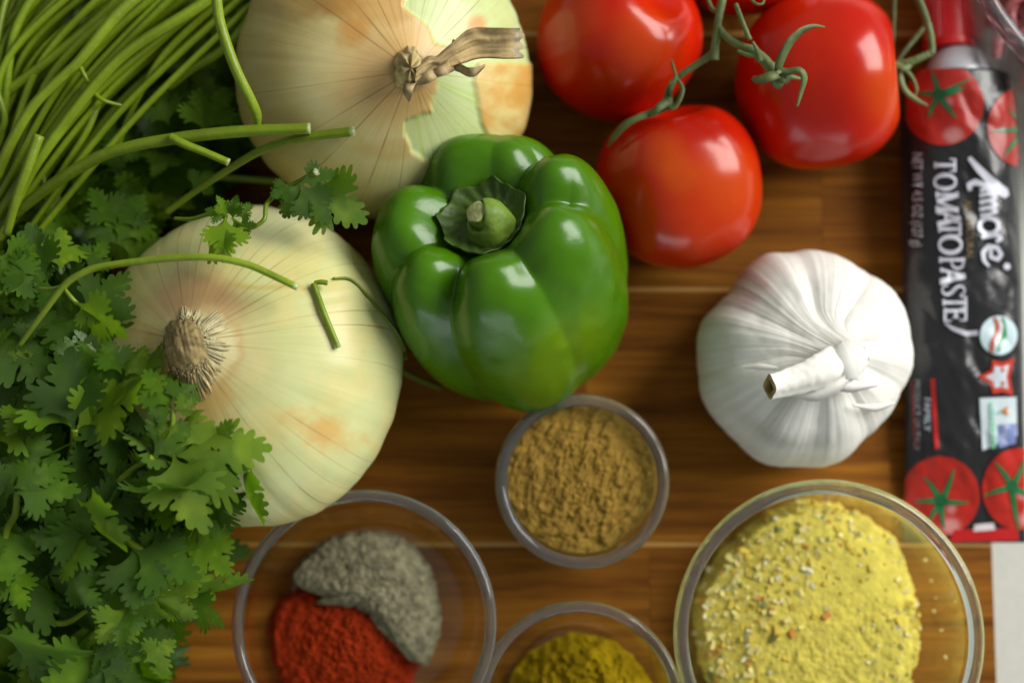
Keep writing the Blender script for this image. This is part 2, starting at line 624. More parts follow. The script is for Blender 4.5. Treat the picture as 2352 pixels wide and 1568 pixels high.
# ------------------------------------------------------------------ onions
def onion(name, sx, sy, rpx, zc, hz, neck_px, mat_, colfn, label, nu=360, nv=190, squash=1.0, seed=0, bumpk=0.0):
    ctr = at(sx, sy, zc)
    R = rpx * mpp(zc)
    ax = (at(neck_px[0], neck_px[1], zc + hz * 1.08) - ctr).normalized()
    q = Vector((0, 0, 1)).rotation_difference(ax)
    root = empty(name, ctr, label, 'onion', 'large yellow onions')
    root.rotation_euler = q.to_euler()
    th = np.arange(nu) / nu * 2 * PI
    ph = np.linspace(0.02, PI - 0.02, nv)
    TH, PH = np.meshgrid(th, ph)
    sr = np.sin(PH) ** 0.94
    r = R * sr * (1 + 0.010 * np.cos(3 * TH + seed) + 0.008 * np.cos(5 * TH + 2 * seed))
    z = hz * np.cos(PH)
    neck = np.exp(-(PH / 0.20) ** 2)
    z = z + neck * hz * 0.12
    x, y = r * np.cos(TH), r * np.sin(TH)
    und = (fbm(np.cos(TH) * 2 + 5 + seed, np.sin(TH) * 2, z / R * 2, 3) - 0.5) * 0.035 * R * np.sin(PH)
    rib = 0.0011 * (np.abs(vnoise(np.cos(TH) * 9 + 50, np.sin(TH) * 9, z * 8 + 3) - 0.5) - 0.2) * np.sin(PH)
    rr = 1 + (und + rib) / (r + 1e-4)
    P = np.stack([x * rr, y * rr, z], -1).reshape(-1, 3)
    root.matrix_basis = Matrix.Translation(ctr) @ q.to_matrix().to_4x4()
    Mb = np.array(root.matrix_basis)
    W = P @ Mb[:3, :3].T + Mb[:3, 3]
    S = proj(W)
    col, sink = colfn(S, P, TH.ravel(), PH.ravel(), R)
    nrm = P / np.linalg.norm(P, axis=1)[:, None]
    P = P - nrm * sink[:, None]
    F = grid_faces(nu, nv)
    F.append(tuple(range(nu))[::-1])
    F.append(tuple((nv - 1) * nu + i for i in range(nu)))
    make('skin', P, F, mat_, root, col=col)
    Wp = P @ Mb[:3, :3].T + Mb[:3, 3]
    SURF.append(BVHTree.FromPolygons([tuple(p) for p in Wp], F))
    return root, ctr, R


PEEL = [(925, 13), (987, 64), (1001, 101), (1041, 111), (1038, 151), (1012, 175), (1003, 208), (990, 255), (934, 282), (930, 309), (947, 353),
        (987, 376), (1004, 400), (1130, 400), (1125, 320), (1113, 296), (1100, 249), (1094, 188), (1101, 141), (1250, 146), (1250, 0), (1155, -90), (954, -60)]


def col_gold(S, P, th, ph, R):
    n1 = fbm(S[:, 0] / 55, S[:, 1] / 55, 0, 4)
    n2 = fbm(S[:, 0] / 26 + 40, S[:, 1] / 26, 0, 3)
    base = np.array([0.74, 0.67, 0.33])
    c = np.tile(base, (len(S), 1))

    def blend(w, k):
        nonlocal c
        w = np.clip(w, 0, 1)[:, None]
        c = c * (1 - w) + np.array(k) * w
    d = np.hypot(S[:, 0] - 940, S[:, 1] - 165)
    ang = np.degrees(np.arctan2(-(S[:, 1] - 165), S[:, 0] - 940))
    blend(0.75 * sstep(235, 90, d + 90 * (n1 - 0.5)), (0.78, 0.48, 0.19))
    blend(0.8 * sstep(60, 15, np.hypot((S[:, 0] - 815), (S[:, 1] - 75) * 1.1) + 50 * (n1 - .5)), (0.66, 0.33, 0.08))
    blend(0.85 * sstep(85, 40, np.hypot((S[:, 0] - 915) * 0.75, (S[:, 1] - 342) * 2.4) + 60 * (n2 - .5)), (0.62, 0.30, 0.07))
    blend(0.85 * sstep(120, 50, np.hypot((S[:, 0] - 700) * .6, (S[:, 1] + 6) * 1.8) + 60 * (n2 - .5)), (0.40, 0.20, 0.05))
    blend(0.7 * sstep(110, 60, np.hypot((S[:, 0] - 880) * .7, (S[:, 1] - 5) * 1.6) + 60 * (n2 - .5)), (0.62, 0.34, 0.09))
    blend(0.9 * sstep(440, 330, np.hypot(S[:, 0] - 900, (S[:, 1] - 650)) + 60 * (n1 - .5)) * 0.7, (0.58, 0.56, 0.27))
    blend(.7 * sstep(215, 320, d + 40 * (n1 - .5)) * sstep(900, 800, S[:, 0]), (0.52, 0.42, 0.15))
    # right golden flap
    rf = (S[:, 0] > 1090) & (S[:, 1] > 130)
    blend(rf * .5, (0.78, 0.58, 0.19))
    blend(rf * 0.8 * sstep(0.44, 0.72, n1 * 0.65 + n2 * 0.35 + 0.10 * sstep(170, 290, S[:, 1])), (0.70, 0.36, 0.07))
    pe = soft_poly(S[:, 0] + 14 * (n2 - .5), S[:, 1] + 14 * (n2 - .5), PEEL, 4.5)
    ed = np.exp(-((pe - .5) / .25) ** 2)
    veins = sstep(0.46, 0.5, vnoise(np.cos(th) * 11, np.sin(th) * 11, 3)) * sstep(0.54, 0.5, vnoise(np.cos(th) * 11, np.sin(th) * 11, 3))
    blend(pe, (0.62, 0.73, 0.36))
    blend(.5 * ed, (0.62, 0.66, 0.20))
    blend(pe * veins * 0.65, (0.46, 0.66, 0.08))
    blend(pe * sstep(35, 12, np.hypot(S[:, 0] - 1100, S[:, 1] - 55) + 10 * (n2 - .5)) * .8, (0.70, 0.30, 0.06))
    blend(sstep(52, 36, d) * .8, (0.36, 0.25, 0.10))
    return c, pe * 0.0011


on1, on1c, on1R = onion('onion', 886, 166, 349, 0.046, 0.043, (946, 162), M['onion_gold'], col_gold,
                        'large golden onion with torn skin and a long dry stalk, above the bell pepper', seed=1.0)


def col_pale(S, P, th, ph, R):
    n1 = fbm(S[:, 0] / 60, S[:, 1] / 60, 2, 4)
    n2 = fbm(S[:, 0] / 24, S[:, 1] / 24, 5, 3)
    c = np.tile(np.array([0.70, 0.73, 0.34]), (len(S), 1))

    def blend(w, k):
        nonlocal c
        w = np.clip(w, 0, 1)[:, None]
        c = c * (1 - w) + np.array(k) * w
    d = np.hypot(S[:, 0] - 440, S[:, 1] - 790)
    blend(0.75 * sstep(0.42, 0.65, n1), (0.79, 0.73, 0.33))
    blend(0.6 * sstep(220, 90, d + 60 * (n1 - .5)), (0.68, 0.54, 0.25))
    up = sstep(760, 690, S[:, 1])
    blend(up * 0.7 * sstep(150, 70, np.hypot(S[:, 0] - 455, (S[:, 1] - 715) * 1.2) + 30 * (n2 - .5)), (0.52, 0.28, 0.14))
    blend(0.6 * sstep(60, 20, np.abs(np.hypot(S[:, 0] - 300, S[:, 1] - 840) - 80) + 60 * n2), (0.58, 0.33, 0.08))
    blend(0.8 * sstep(110, 10, np.hypot((S[:, 0] - 745) * .7, (S[:, 1] - 990 - .25 * (S[:, 0] - 745)) * 1.7) + 90 * (n2 - .4)), (0.76, 0.46, 0.13))
    blend(0.6 * sstep(90, 40, np.hypot((S[:, 0] - 470), (S[:, 1] - 920) * 1.1) + 40 * (n2 - .5)), (0.70, 0.44, 0.12))
    blend(0.8 * sstep(600, 520, S[:, 1] + 40 * (n1 - .5)) * sstep(470, 640, S[:, 0]) * 0.7, (0.70, 0.72, 0.44))
    # faint edge of a torn outer layer running right from the stem
    e = np.abs(S[:, 1] - (655 + 0.02 * (S[:, 0] - 500)) + 14 * (n1 - .5))
    blend(0.6 * sstep(9, 2, e) * sstep(500, 560, S[:, 0]) * sstep(720, 690, S[:, 0]), (0.62, 0.48, 0.13))
    blend(0.85 * sstep(105, 70, np.hypot(S[:, 0] - 462, S[:, 1] - 800) + 30 * (n2 - .5)), (0.78, 0.72, 0.40))
    dd = np.hypot(S[:, 0] - 462, S[:, 1] - 800)
    blend(0.45 * np.exp(-((dd - 92 + 22 * (n2 - .5)) / 9) ** 2) * sstep(470, 520, S[:, 0]), (0.58, 0.36, 0.13))
    return c, 0 * d


on2, on2c, on2R = onion('onion', 566, 842, 368, 0.047, 0.0445, (432, 786), M['onion_pale'], col_pale,
                        'large pale onion with a grey root tuft, partly under the cilantro', seed=2.4)


def onion_z(x, y, which):
    hit = SURF[which].ray_cast(Vector((x, y, 0.5)), Vector((0, 0, -1)))[0]
    return hit.z if hit else -1


def on_onion(sx, sy, which, lift):
    z = .09
    for _ in range(4):
        p = at(sx, sy, z)
        h = onion_z(p.x, p.y, which)
        z = (h if h > 0 else .05) + lift
    return np.array(at(sx, sy, z))


# dry stalk of the upper onion: collar, twisted neck, flat stalk, curl
def W(sx, sy, z):
    return np.array(at(sx, sy, z))


zt = 0.091
mb = MB()
nu, nv = 60, 22
V, st_ = [], []
for j in range(nv):
    t = j / (nv - 1)
    for i in range(nu):
        a = i / nu * 2 * PI
        f = 1 + (0.07 * math.sin(5 * a + 1) + 0.06 * math.sin(11 * a + 2)) * math.sin(PI * min(1, t * 1.2))
        r = np.interp(t, [0, .25, .5, .7, .85, 1], [50, 42, 36, 32, 24, 1]) * f
        hz = np.interp(t, [0, .25, .5, .7, .85, 1], [-.010, -.002, .005, .009, .0115, .012])
        V.append(W(935 + 10 * t + r * math.cos(a) * 0.86, 158 - 2 * t - r * math.sin(a) * 1.22, zt + hz + .001 * math.sin(6 * a) * t))
        st_.append(vnoise(math.cos(a) * 7 + 3, math.sin(a) * 7, t * 2))
V = np.array(V)
nz = fbm(V[:, 0] * 600, V[:, 1] * 600, V[:, 2] * 400, 3)[:, None]
V[:, :2] += (nz - .5) * 0.0012
st_ = np.array(st_)[:, None]
cc = np.array([0.66, 0.52, 0.24]) * (0.45 + .5 * nz + .55 * st_)
mb.add(V, grid_faces(nu, nv), cc)
mb.build('neck', M['dry'], on1, world=True)

mb = MB()
n, k = 46, 15
path = spline([(955, 172), (985, 150), (1010, 142), (1050, 118), (1090, 100), (1140, 98), (1200, 99)], n)
half = np.interp(np.linspace(0, 1, n), [0, .15, .3, .42, .6, .85, 1], [20, 22, 15, 26, 36, 35, 34])
V, C = [], []
for j in range(n):
    t = j / (n - 1)
    for i in range(k):
        s = (i / (k - 1) - .5) * 2
        wr = (vnoise(s * 2.2 + 3, t * 9, 1) - .5) * 1.1
        px = path[j, 0] + (6 * math.sin(s * 9) + 8 * wr if t > .93 else 3 * wr)
        py = path[j, 1] + s * half[j] + 3 * wr
        zz = zt + 0.012 - 0.003 * t + 0.0014 * wr + 0.0016 * math.cos(s * 2.2 + t * 3) + 0.0005 * math.cos(s * 9 + 3 * t)
        V.append(W(px, py, zz))
        st = vnoise(s * 11, t * 5, 7)
        C.append(np.array([0.64, 0.47, 0.22]) * (0.45 + 0.9 * st) if t < .95 else np.array([0.66, 0.56, 0.36]))
V = np.array(V)
mb.add(V, grid_faces(k, n, False), np.array(C))
V2 = V - np.array([0, 0, 0.0012])
mb.add(V2, grid_faces(k, n, False), np.array(C))
mb.build('stalk', M['dry'], on1, world=True)
mb = MB()
for pts, ws, tw in (([(985, 168), (1015, 165), (1040, 148), (1062, 158), (1085, 165), (1112, 150)], [9, 12, 16, 10, 12, 5], 2.0),
                    ([(950, 190), (990, 175), (1008, 150), (1030, 120), (1042, 92)], [10, 14, 12, 8, 5], 1.2),
                    ([(945, 190), (938, 208), (940, 232)], [14, 12, 3], .3)):
    P = [W(x, y, zt + 0.009 + 0.003 * math.sin(i * 2)) for i, (x, y) in enumerate(pts)]
    v, f = ribbon_geo(P, [w * mpp(.1) for w in ws], 26, 0.5, 0.0005, tw)
    nz = vnoise(v[:, 0] * 500, v[:, 1] * 500, v[:, 2] * 300)[:, None]
    mb.add(v, f, np.array([0.64, 0.48, 0.24]) * (0.45 + .8 * nz))
mb.build('husk_strip', M['dry'], on1, world=True)

# dry root end of the lower onion: a fibrous grey cap combed downwards, cream skin round it
mb = MB()
nu, nv = 72, 26
V, C = [], []
for j in range(nv):
    t = j / (nv - 1)
    for i in range(nu):
        a = i / nu * 2 * PI
        dn = max(0.0, math.cos(a + PI * .43)) ** 2         # longer towards the lower right
        f = 1 + .05 * math.sin(6 * a) + .04 * math.sin(15 * a) + .95 * dn
        r = 51 * (1 - t) ** .62 * f
        p = on_onion(424 + r * math.cos(a), 778 - r * math.sin(a), 1, 0.0)
        lift = .0065 * (1 - (1 - t) ** 1.7) - .0006
        p[2] += lift
        sx_, sy_ = 424 + r * math.cos(a), 778 - r * math.sin(a)
        across = (sx_ - 424) * .97 + (sy_ - 778) * -.24
        st = vnoise(across / 5.0, (sy_ + .25 * sx_) / 60.0, 4)
        p[2] += (st - .5) * .0011 * (1 - t * .6)
        V.append(p)
        C.append(np.array([0.60, 0.45, 0.19]) * (.50 + .6 * st) * (0.72 if sy_ < 800 else 1.05))
V = np.array(V)
nz = fbm(V[:, 0] * 600, V[:, 1] * 600, V[:, 2] * 600, 3)[:, None]
V[:, 2:] += (nz - .5) * 0.0016
mb.add(V, grid_faces(nu, nv), np.array(C) * (.6 + .8 * nz))
mb.build('root_plate', M['dry'], on2, world=True)
mb = MB()
for i in range(150):
    a = math.radians(random.gauss(-72, 24))
    r0, r1 = random.uniform(35, 75), random.uniform(95, 140) * (1 - .25 * abs(a + 1.25))
    x0, y0 = 424 + r0 * math.cos(a) * .9, 790 - r0 * math.sin(a)
    a2 = math.radians(-72) + (a - math.radians(-72)) * .6 + random.uniform(-.1, .1)
    pts = []
    for q in range(5):
        t = q / 4
        x, y = x0 + (r1 - r0) * t * math.cos(a2) + 4 * math.sin(3 * t + i), y0 - (r1 - r0) * t * math.sin(a2)
        pts.append(on_onion(x, y, 1, .0032 * (1 - t) ** 1.3 + .0003 + random.uniform(0, .0003)))
    right = a > math.radians(-68)
    cc = np.array([0.70, 0.58, 0.30]) if right else np.array([0.62, 0.48, 0.23])
    v, f = tube_geo(pts, [.0002, .00028, .00013], 10, 4)
    mb.add(v, f, cc * random.uniform(.6, 1.15))
mb.build('root_hairs', M['dry'], on2, world=True)['kind'] = 'stuff'
mb = MB()
for i in range(170):
    a = math.radians(random.uniform(-62, 100))
    r0, r1 = random.uniform(40, 60), random.uniform(66, 112) * (1 if a < .8 else .75)
    pts = [on_onion(424 + (r0 + (r1 - r0) * t) * math.cos(a), 785 - (r0 + (r1 - r0) * t) * math.sin(a), 1, .0016 * (1 - t) ** 1.2 + .0002) for t in (0, .33, .66, 1)]
    v, f = ribbon_geo(pts, [.0002, .0006, .0005, .0001], 9, .05, .0002, random.uniform(-.3, .3))
    mb.add(v, f, np.array([0.84, 0.75, 0.42]) * random.uniform(.72, 1.05))
mb.build('papery_fringe', M['dry'], on2, world=True)['kind'] = 'stuff'


# ------------------------------------------------------------------ bell pepper
PROF = np.array([(0, .80), (.16, .795), (.27, .82), (.38, .90), (.52, .97), (.66, .99), (.80, .95), (.91, .86), (.985, .72), (1.0, .58),
                 (.985, .44), (.955, .31), (.895, .18), (.79, .07), (.64, .015), (.45, .02), (.28, .08), (0, .13)])
GROOVES = [(140, .95, 15), (82, .36, 22), (52, .95, 14), (6, .85, 13), (-54, .62, 16), (-108, 1.05, 13), (-150, .72, 14), (175, .15, 20)]


def pepper():
    zc = 0.050
    ctr = at(1164, 628, zc)
    R = 0.0465
    H = 0.096
    root = empty('bell_pepper', ctr, 'shiny green bell pepper with six lobes, leaning between the onions and tomatoes', 'pepper')
    ax = Vector((-0.27, 0.48, 1)).normalized()
    q = Vector((0, 0, 1)).rotation_difference(ax)
    root.matrix_basis = Matrix.Translation(ctr) @ q.to_matrix().to_4x4()
    nu, nv = 300, 170
    pr = spline(PROF, nv)
    t = np.linspace(0, 1, nv)
    th = np.arange(nu) / nu * 2 * PI
    g = np.zeros(nu)
    for a, d, w in GROOVES:
        dd = (np.degrees(th) - a + 180) % 360 - 180
        g += d * np.exp(-(np.abs(dd) / w) ** 1.35)
    tb = (np.degrees(th))
    top = np.interp(t, [0, .12, .22, .34, .46, .6, .8, .92, 1], [0, .0, .55, 1.0, .82, .58, .60, 1.0, .2])
    G = g[None, :] * top[:, None]
    r = pr[:, 0][:, None] * R * (1 - 0.165 * G)
    r = r * (1 + 0.035 * np.cos(2 * (th[None, :] - .6)) * np.sin(PI * t)[:, None])
    z = pr[:, 1][:, None] * H - H * 0.5 - 0.0155 * G * sstep(.55, .25, t)[:, None] + 0.010 * G * sstep(.8, .93, t)[:, None]
    lob = 1 + 0.05 * np.cos(4 * (th[None, :] - math.radians(-80))) * sstep(.5, .95, t)[:, None]
    r = r * lob
    # bumps and folds on the flanks
    x, y = r * np.cos(th)[None, :], r * np.sin(th)[None, :]
    nz = fbm(x * 45 + 3, y * 45, z * 30, 3) - .5
    x, y = x * (1 + .085 * nz), y * (1 + .085 * nz)
    P = np.stack([x, y, np.broadcast_to(z, x.shape)], -1).reshape(-1, 3)
    n3 = fbm(P[:, 0] * 60, P[:, 1] * 60, P[:, 2] * 40 + 9, 4)
    c = np.array([0.060, 0.182, 0.001])[None, :] * (0.85 + 0.4 * n3[:, None])
    # yellow-green patch low on the front right
    d = np.linalg.norm((P - np.array([.022, -.042, -.004])) / np.array([.026, .03, .026]), axis=1)
    w = (0.75 * sstep(1.25, .3, d + .5 * (n3 - .5)))[:, None]
    c = c * (1 - w) + np.array([0.150, 0.27, 0.004]) * w
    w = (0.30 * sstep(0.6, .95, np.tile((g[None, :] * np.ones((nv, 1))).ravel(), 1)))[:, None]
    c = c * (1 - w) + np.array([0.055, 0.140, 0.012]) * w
    F = grid_faces(nu, nv)
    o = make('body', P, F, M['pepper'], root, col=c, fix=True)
    # calyx cup
    nu, nv = 84, 16
    V = []
    cz = 0.80 * H - H / 2 + 0.0030
    corners = [20, 78, 128, 175, 222, 275, 330]
    for j in range(nv):
        t = j / (nv - 1)
        for i in range(nu):
            a = i / nu * 360
            dc = min(abs((a - k + 180) % 360 - 180) for k in corners)
            edge = 0.0148 * (1 + 0.13 * math.exp(-(dc / 11) ** 1.2)) * (1 + .03 * math.sin(3 * math.radians(a)))
            rad = 0.006 + (edge - 0.006) * t
            crk = 0.0007 * math.sin(math.radians(a) * 17 + 1.3 * math.sin(t * 5)) * t * (1 - .3 * t)
            zz = cz + 0.0035 * (1 - t) ** 2 + 0.0048 * t ** 2.0 + 0.0025 * math.exp(-(dc / 9) ** 1.2) * t ** 3 + crk + 0.0011 * math.sin(2 * math.radians(a)) * t
            V.append((rad * math.cos(math.radians(a)), rad * math.sin(math.radians(a)), zz))
    nn_ = len(V)
    V2 = [(x, y, z - 0.0014) for x, y, z in V]
    F = grid_faces(nu, nv) + [tuple(k + nn_ for k in f[::-1]) for f in grid_faces(nu, nv)]
    for i in range(nu):
        a, b = (nv - 1) * nu + i, (nv - 1) * nu + (i + 1) % nu
        F.append((a, b, b + nn_, a + nn_))
    make('calyx', V + V2, F, M['calyx'], root)
    # stem
    pts = [(0.003, -0.003, cz), (0.003, -0.003, cz + 0.004), (0.0025, -0.003, cz + 0.009), (0.0008, -0.0033, cz + 0.0105), (0.0002, -0.0036, cz + 0.0125)]
    v, f = tube_geo(pts, [.0092, .0088, .0076, .0055, .0042, .0039], 26, 26, rib=.035, k=5, jit=.05)
    st = make('stem', v, f[:-1], M['pepper_stem'], root)
    endc = np.array(v[-26:]).mean(0)
    ring = np.array(v[-26:])
    V = [endc + np.array([-.0003, 0, .0001])] + [endc + (p - endc) * .62 + np.array([-.0005, 0, .0006]) for p in ring] + [p + 0 for p in ring]
    F = [(0, 1 + i, 1 + (i + 1) % 26) for i in range(26)] + [(1 + i, 27 + i, 27 + (i + 1) % 26, 1 + (i + 1) % 26) for i in range(26)]
    make('cut_end', V, F, M['cut'], st)
    return root, ctr


pep, pepc = pepper()


# ------------------------------------------------------------------ tomatoes and vine
def tomato(sx, sy, rx, ry, zc, ax, label, e=2.2, seed=0, spots=()):
    ctr = at(sx, sy, zc)
    k = mpp(zc)
    root = empty('tomato', ctr, label, 'tomato', 'red vine tomatoes')
    q = Vector((0, 0, 1)).rotation_difference(Vector(ax).normalized())
    root.matrix_basis = Matrix.Translation(ctr)
    nu, nv = 150, 96
    th = np.arange(nu) / nu * 2 * PI
    ph = np.linspace(0.004, PI - 0.004, nv)
    TH, PH = np.meshgrid(th, ph)

    def pw(v, p):
        return np.sign(v) * np.abs(v) ** p
    # unit body about its own stem axis
    r = np.sin(PH) ** (2 / e * 1.0)
    rib = 1 + 0.018 * np.cos(5 * TH + seed) * np.sin(PH) + 0.012 * np.cos(3 * TH + 2 * seed) + 0.05 * (np.abs(np.cos(2.5 * TH + seed)) - .6) * np.exp(-(PH / .55) ** 2)
    x, y, z = r * np.cos(TH) * rib, r * np.sin(TH) * rib, pw(np.cos(PH), 2 / e)
    z = z - 0.20 * np.exp(-(PH / 0.30) ** 2) - 0.06 * np.exp(-((PI - PH) / .3) ** 2)
    P = np.stack([x, y, z], -1).reshape(-1, 3)
    Rm = np.array(q.to_matrix())
    P = P @ Rm.T
    P = P * np.array([rx * k, ry * k, zc * 0.98])
    n1 = fbm(P[:, 0] * 40 + seed, P[:, 1] * 40, P[:, 2] * 40, 4)[:, None]
    c = np.array([0.54, 0.012, 0.0015]) * (0.88 + 0.24 * n1) + np.array([0.05, 0.03, 0]) * np.clip(n1 - .5, 0, 1)
    for (ox, oy, rad, w) in spots:
        d = np.hypot((P[:, 0] / k - ox), (P[:, 1] / k + oy))
        ww = (w * sstep(rad, rad * .25, d + 40 * (n1[:, 0] - .5)))[:, None]
        c = c * (1 - ww) + np.array([0.62, 0.105, 0.004]) * ww
    F = grid_faces(nu, nv)
    F.append(tuple(range(nu))[::-1])
    F.append(tuple((nv - 1) * nu + i for i in range(nu)))
    make('body', P, F, M['tomato'], root, col=c)
    return root, ctr


t1, t1c = tomato(1420, 86, 190, 194, 0.031, (0.35, 0.25, 0.6), 'red tomato at the upper edge, right beside the golden onion', seed=1, spots=((-105, 10, 90, .3), (50, 60, 120, .35)))
t2, t2c = tomato(1886, 186, 189, 203, 0.032, (0.9, 0.06, 0.25), 'biggest red tomato, under the drooping green calyx and left of the black tube', e=2.45, seed=2.2, spots=((120, 60, 110, .4),))
t3, t3c = tomato(1560, 424, 191, 189, 0.031, (-0.15, 0.9, 0.35), 'orange tinged tomato touching the right side of the bell pepper', e=2.3, seed=3.1,
                 spots=((30, 90, 190, .25), (100, 20, 120, .3), (-60, -30, 70, .45), (-20, 20, 60, .4)))
t4, t4c = tomato(1712, -142, 185, 183, 0.031, (0, -0.4, 0.5), 'tomato mostly cut off by the top edge, behind the vine', seed=4)


def leafstrip(pts, wpx, z, name, parent, fold=.35, tw=0.0, n=16):
    P = [W(x, y, zz) for (x, y), zz in zip(pts, z)]
    v, f = ribbon_geo(P, [w * .82 * mpp(.06) for w in wpx], n, fold * 1.6, .0005, tw)
    return make(name, v, f, M['vine'], parent, world=True)


vine = empty('tomato_vine', at(1645, 90, 0.07), 'thin green vine with drooping sepals lying over the red tomatoes', 'vine')


def vtube(pts, z, rpx, name='stem', seg=10):
    P = [W(x, y, zz) for (x, y), zz in zip(pts, z)]
    v, f = tube_geo(P, [r * mpp(.06) for r in rpx], 8 * len(pts), seg, jit=.12)
    return make(name, v, f, M['vine'], vine, world=True)


vtube([(1668, -40), (1655, 20), (1647, 70), (1642, 110), (1640, 138)], [.07, .068, .066, .064, .063], [9, 10, 9, 10, 12])
vtube([(1648, 60), (1668, 85), (1700, 105), (1735, 120), (1765, 150), (1785, 172)], [.066, .068, .070, .073, .074, .074], [8, 8, 9, 11, 13, 15], 'branch')
vtube([(1640, 122), (1610, 142), (1575, 165), (1548, 185), (1536, 205), (1533, 240)], [.063, .06, .058, .056, .056, .055], [10, 8, 8, 7, 8, 13], 'branch')
vtube([(1655, 30), (1635, 20), (1620, -20)], [.066, .062, .06], [6, 5, 4], 'branch')
vtube([(2095, -30), (2115, 10), (2132, 60), (2140, 105), (2138, 125)], [.045, .046, .046, .045, .045], [9, 9, 9, 9, 10], 'branch')
vtube([(2138, 122), (2110, 135), (2085, 146), (2062, 150)], [.045, .045, .044, .042], [9, 9, 11, 13], 'branch')
vtube([(2062, 140), (2080, 115), (2105, 85), (2125, 60)], [.034, .034, .034, .034], [5, 6, 6, 6], 'branch')
vtube([(2055, -20), (2053, 60), (2050, 110)], [.03, .03, .03], [4, 4, 4], 'branch', 8)
# sepals
leafstrip([(1785, 168), (1790, 140), (1808, 100), (1835, 72), (1865, 60), (1893, 62)], [10, 13, 15, 12, 7, 2], [.076, .080, .084, .084, .082, .078], 'sepal', vine, .3, .5)
leafstrip([(1785, 165), (1810, 168), (1835, 163), (1845, 180), (1838, 210), (1830, 243)], [12, 12, 10, 11, 9, 5], [.076, .078, .080, .079, .074, .070], 'sepal', vine, .3, -.4)
leafstrip([(1790, 168), (1770, 178), (1745, 185), (1730, 180)], [13, 15, 13, 6], [.076, .078, .076, .073], 'sepal', vine, .3, .3)
leafstrip([(1782, 165), (1800, 185), (1815, 178), (1848, 184)], [10, 12, 8, 3], [.077, .076, .076, .075], 'sepal', vine, .4)
leafstrip([(1775, 170), (1782, 188), (1795, 197)], [14, 16, 8], [.076, .075, .072], 'sepal', vine, .4)
leafstrip([(1745, 140), (1740, 120), (1728, 95)], [8, 8, 3], [.075, .077, .079], 'sepal', vine, .4)
leafstrip([(1740, 128), (1720, 128), (1695, 118)], [6, 7, 4], [.074, .073, .071], 'sepal', vine, .4)
leafstrip([(1535, 225), (1540, 200), (1552, 180), (1548, 160), (1542, 140)], [8, 8, 6, 5, 4], [.056, .06, .061, .061, .062], 'sepal', vine, .4, 1)
leafstrip([(1530, 245), (1500, 260), (1465, 272), (1435, 290), (1410, 318), (1396, 338)], [12, 12, 10, 12, 10, 2], [.057, .057, .057, .055, .052, .049], 'sepal', vine, .3, .3)
leafstrip([(1530, 235), (1545, 250), (1560, 235), (1568, 205), (1555, 180)], [14, 12, 8, 7, 4], [.058, .06, .061, .061, .06], 'sepal', vine, .4, .6)
leafstrip([(1532, 235), (1512, 250), (1495, 268)], [13, 12, 5], [.059, .06, .058], 'sepal', vine, .4, .2)
leafstrip([(2062, 150), (2068, 185), (2080, 210), (2105, 230), (2130, 243)], [9, 10, 8, 7, 4], [.044, .044, .043, .041, .040], 'sepal', vine, .3, .2)
leafstrip([(2070, 155), (2092, 175), (2105, 205), (2098, 228)], [7, 6, 5, 3], [.043, .042, .041, .040], 'sepal', vine, .3, .6)
leafstrip([(2055, 150), (2075, 158), (2090, 150)], [12, 14, 8], [.045, .046, .045], 'sepal', vine, .3)
vtube([(1710, -20), (1735, 8), (1752, 8), (1756, -10)], [.075, .077, .077, .076], [3, 3, 3, 2], 'tendril', 8)
vtube([(1690, 10), (1705, 50), (1722, 92)], [.07, .072, .073], [5, 6, 6], 'tendril', 8)


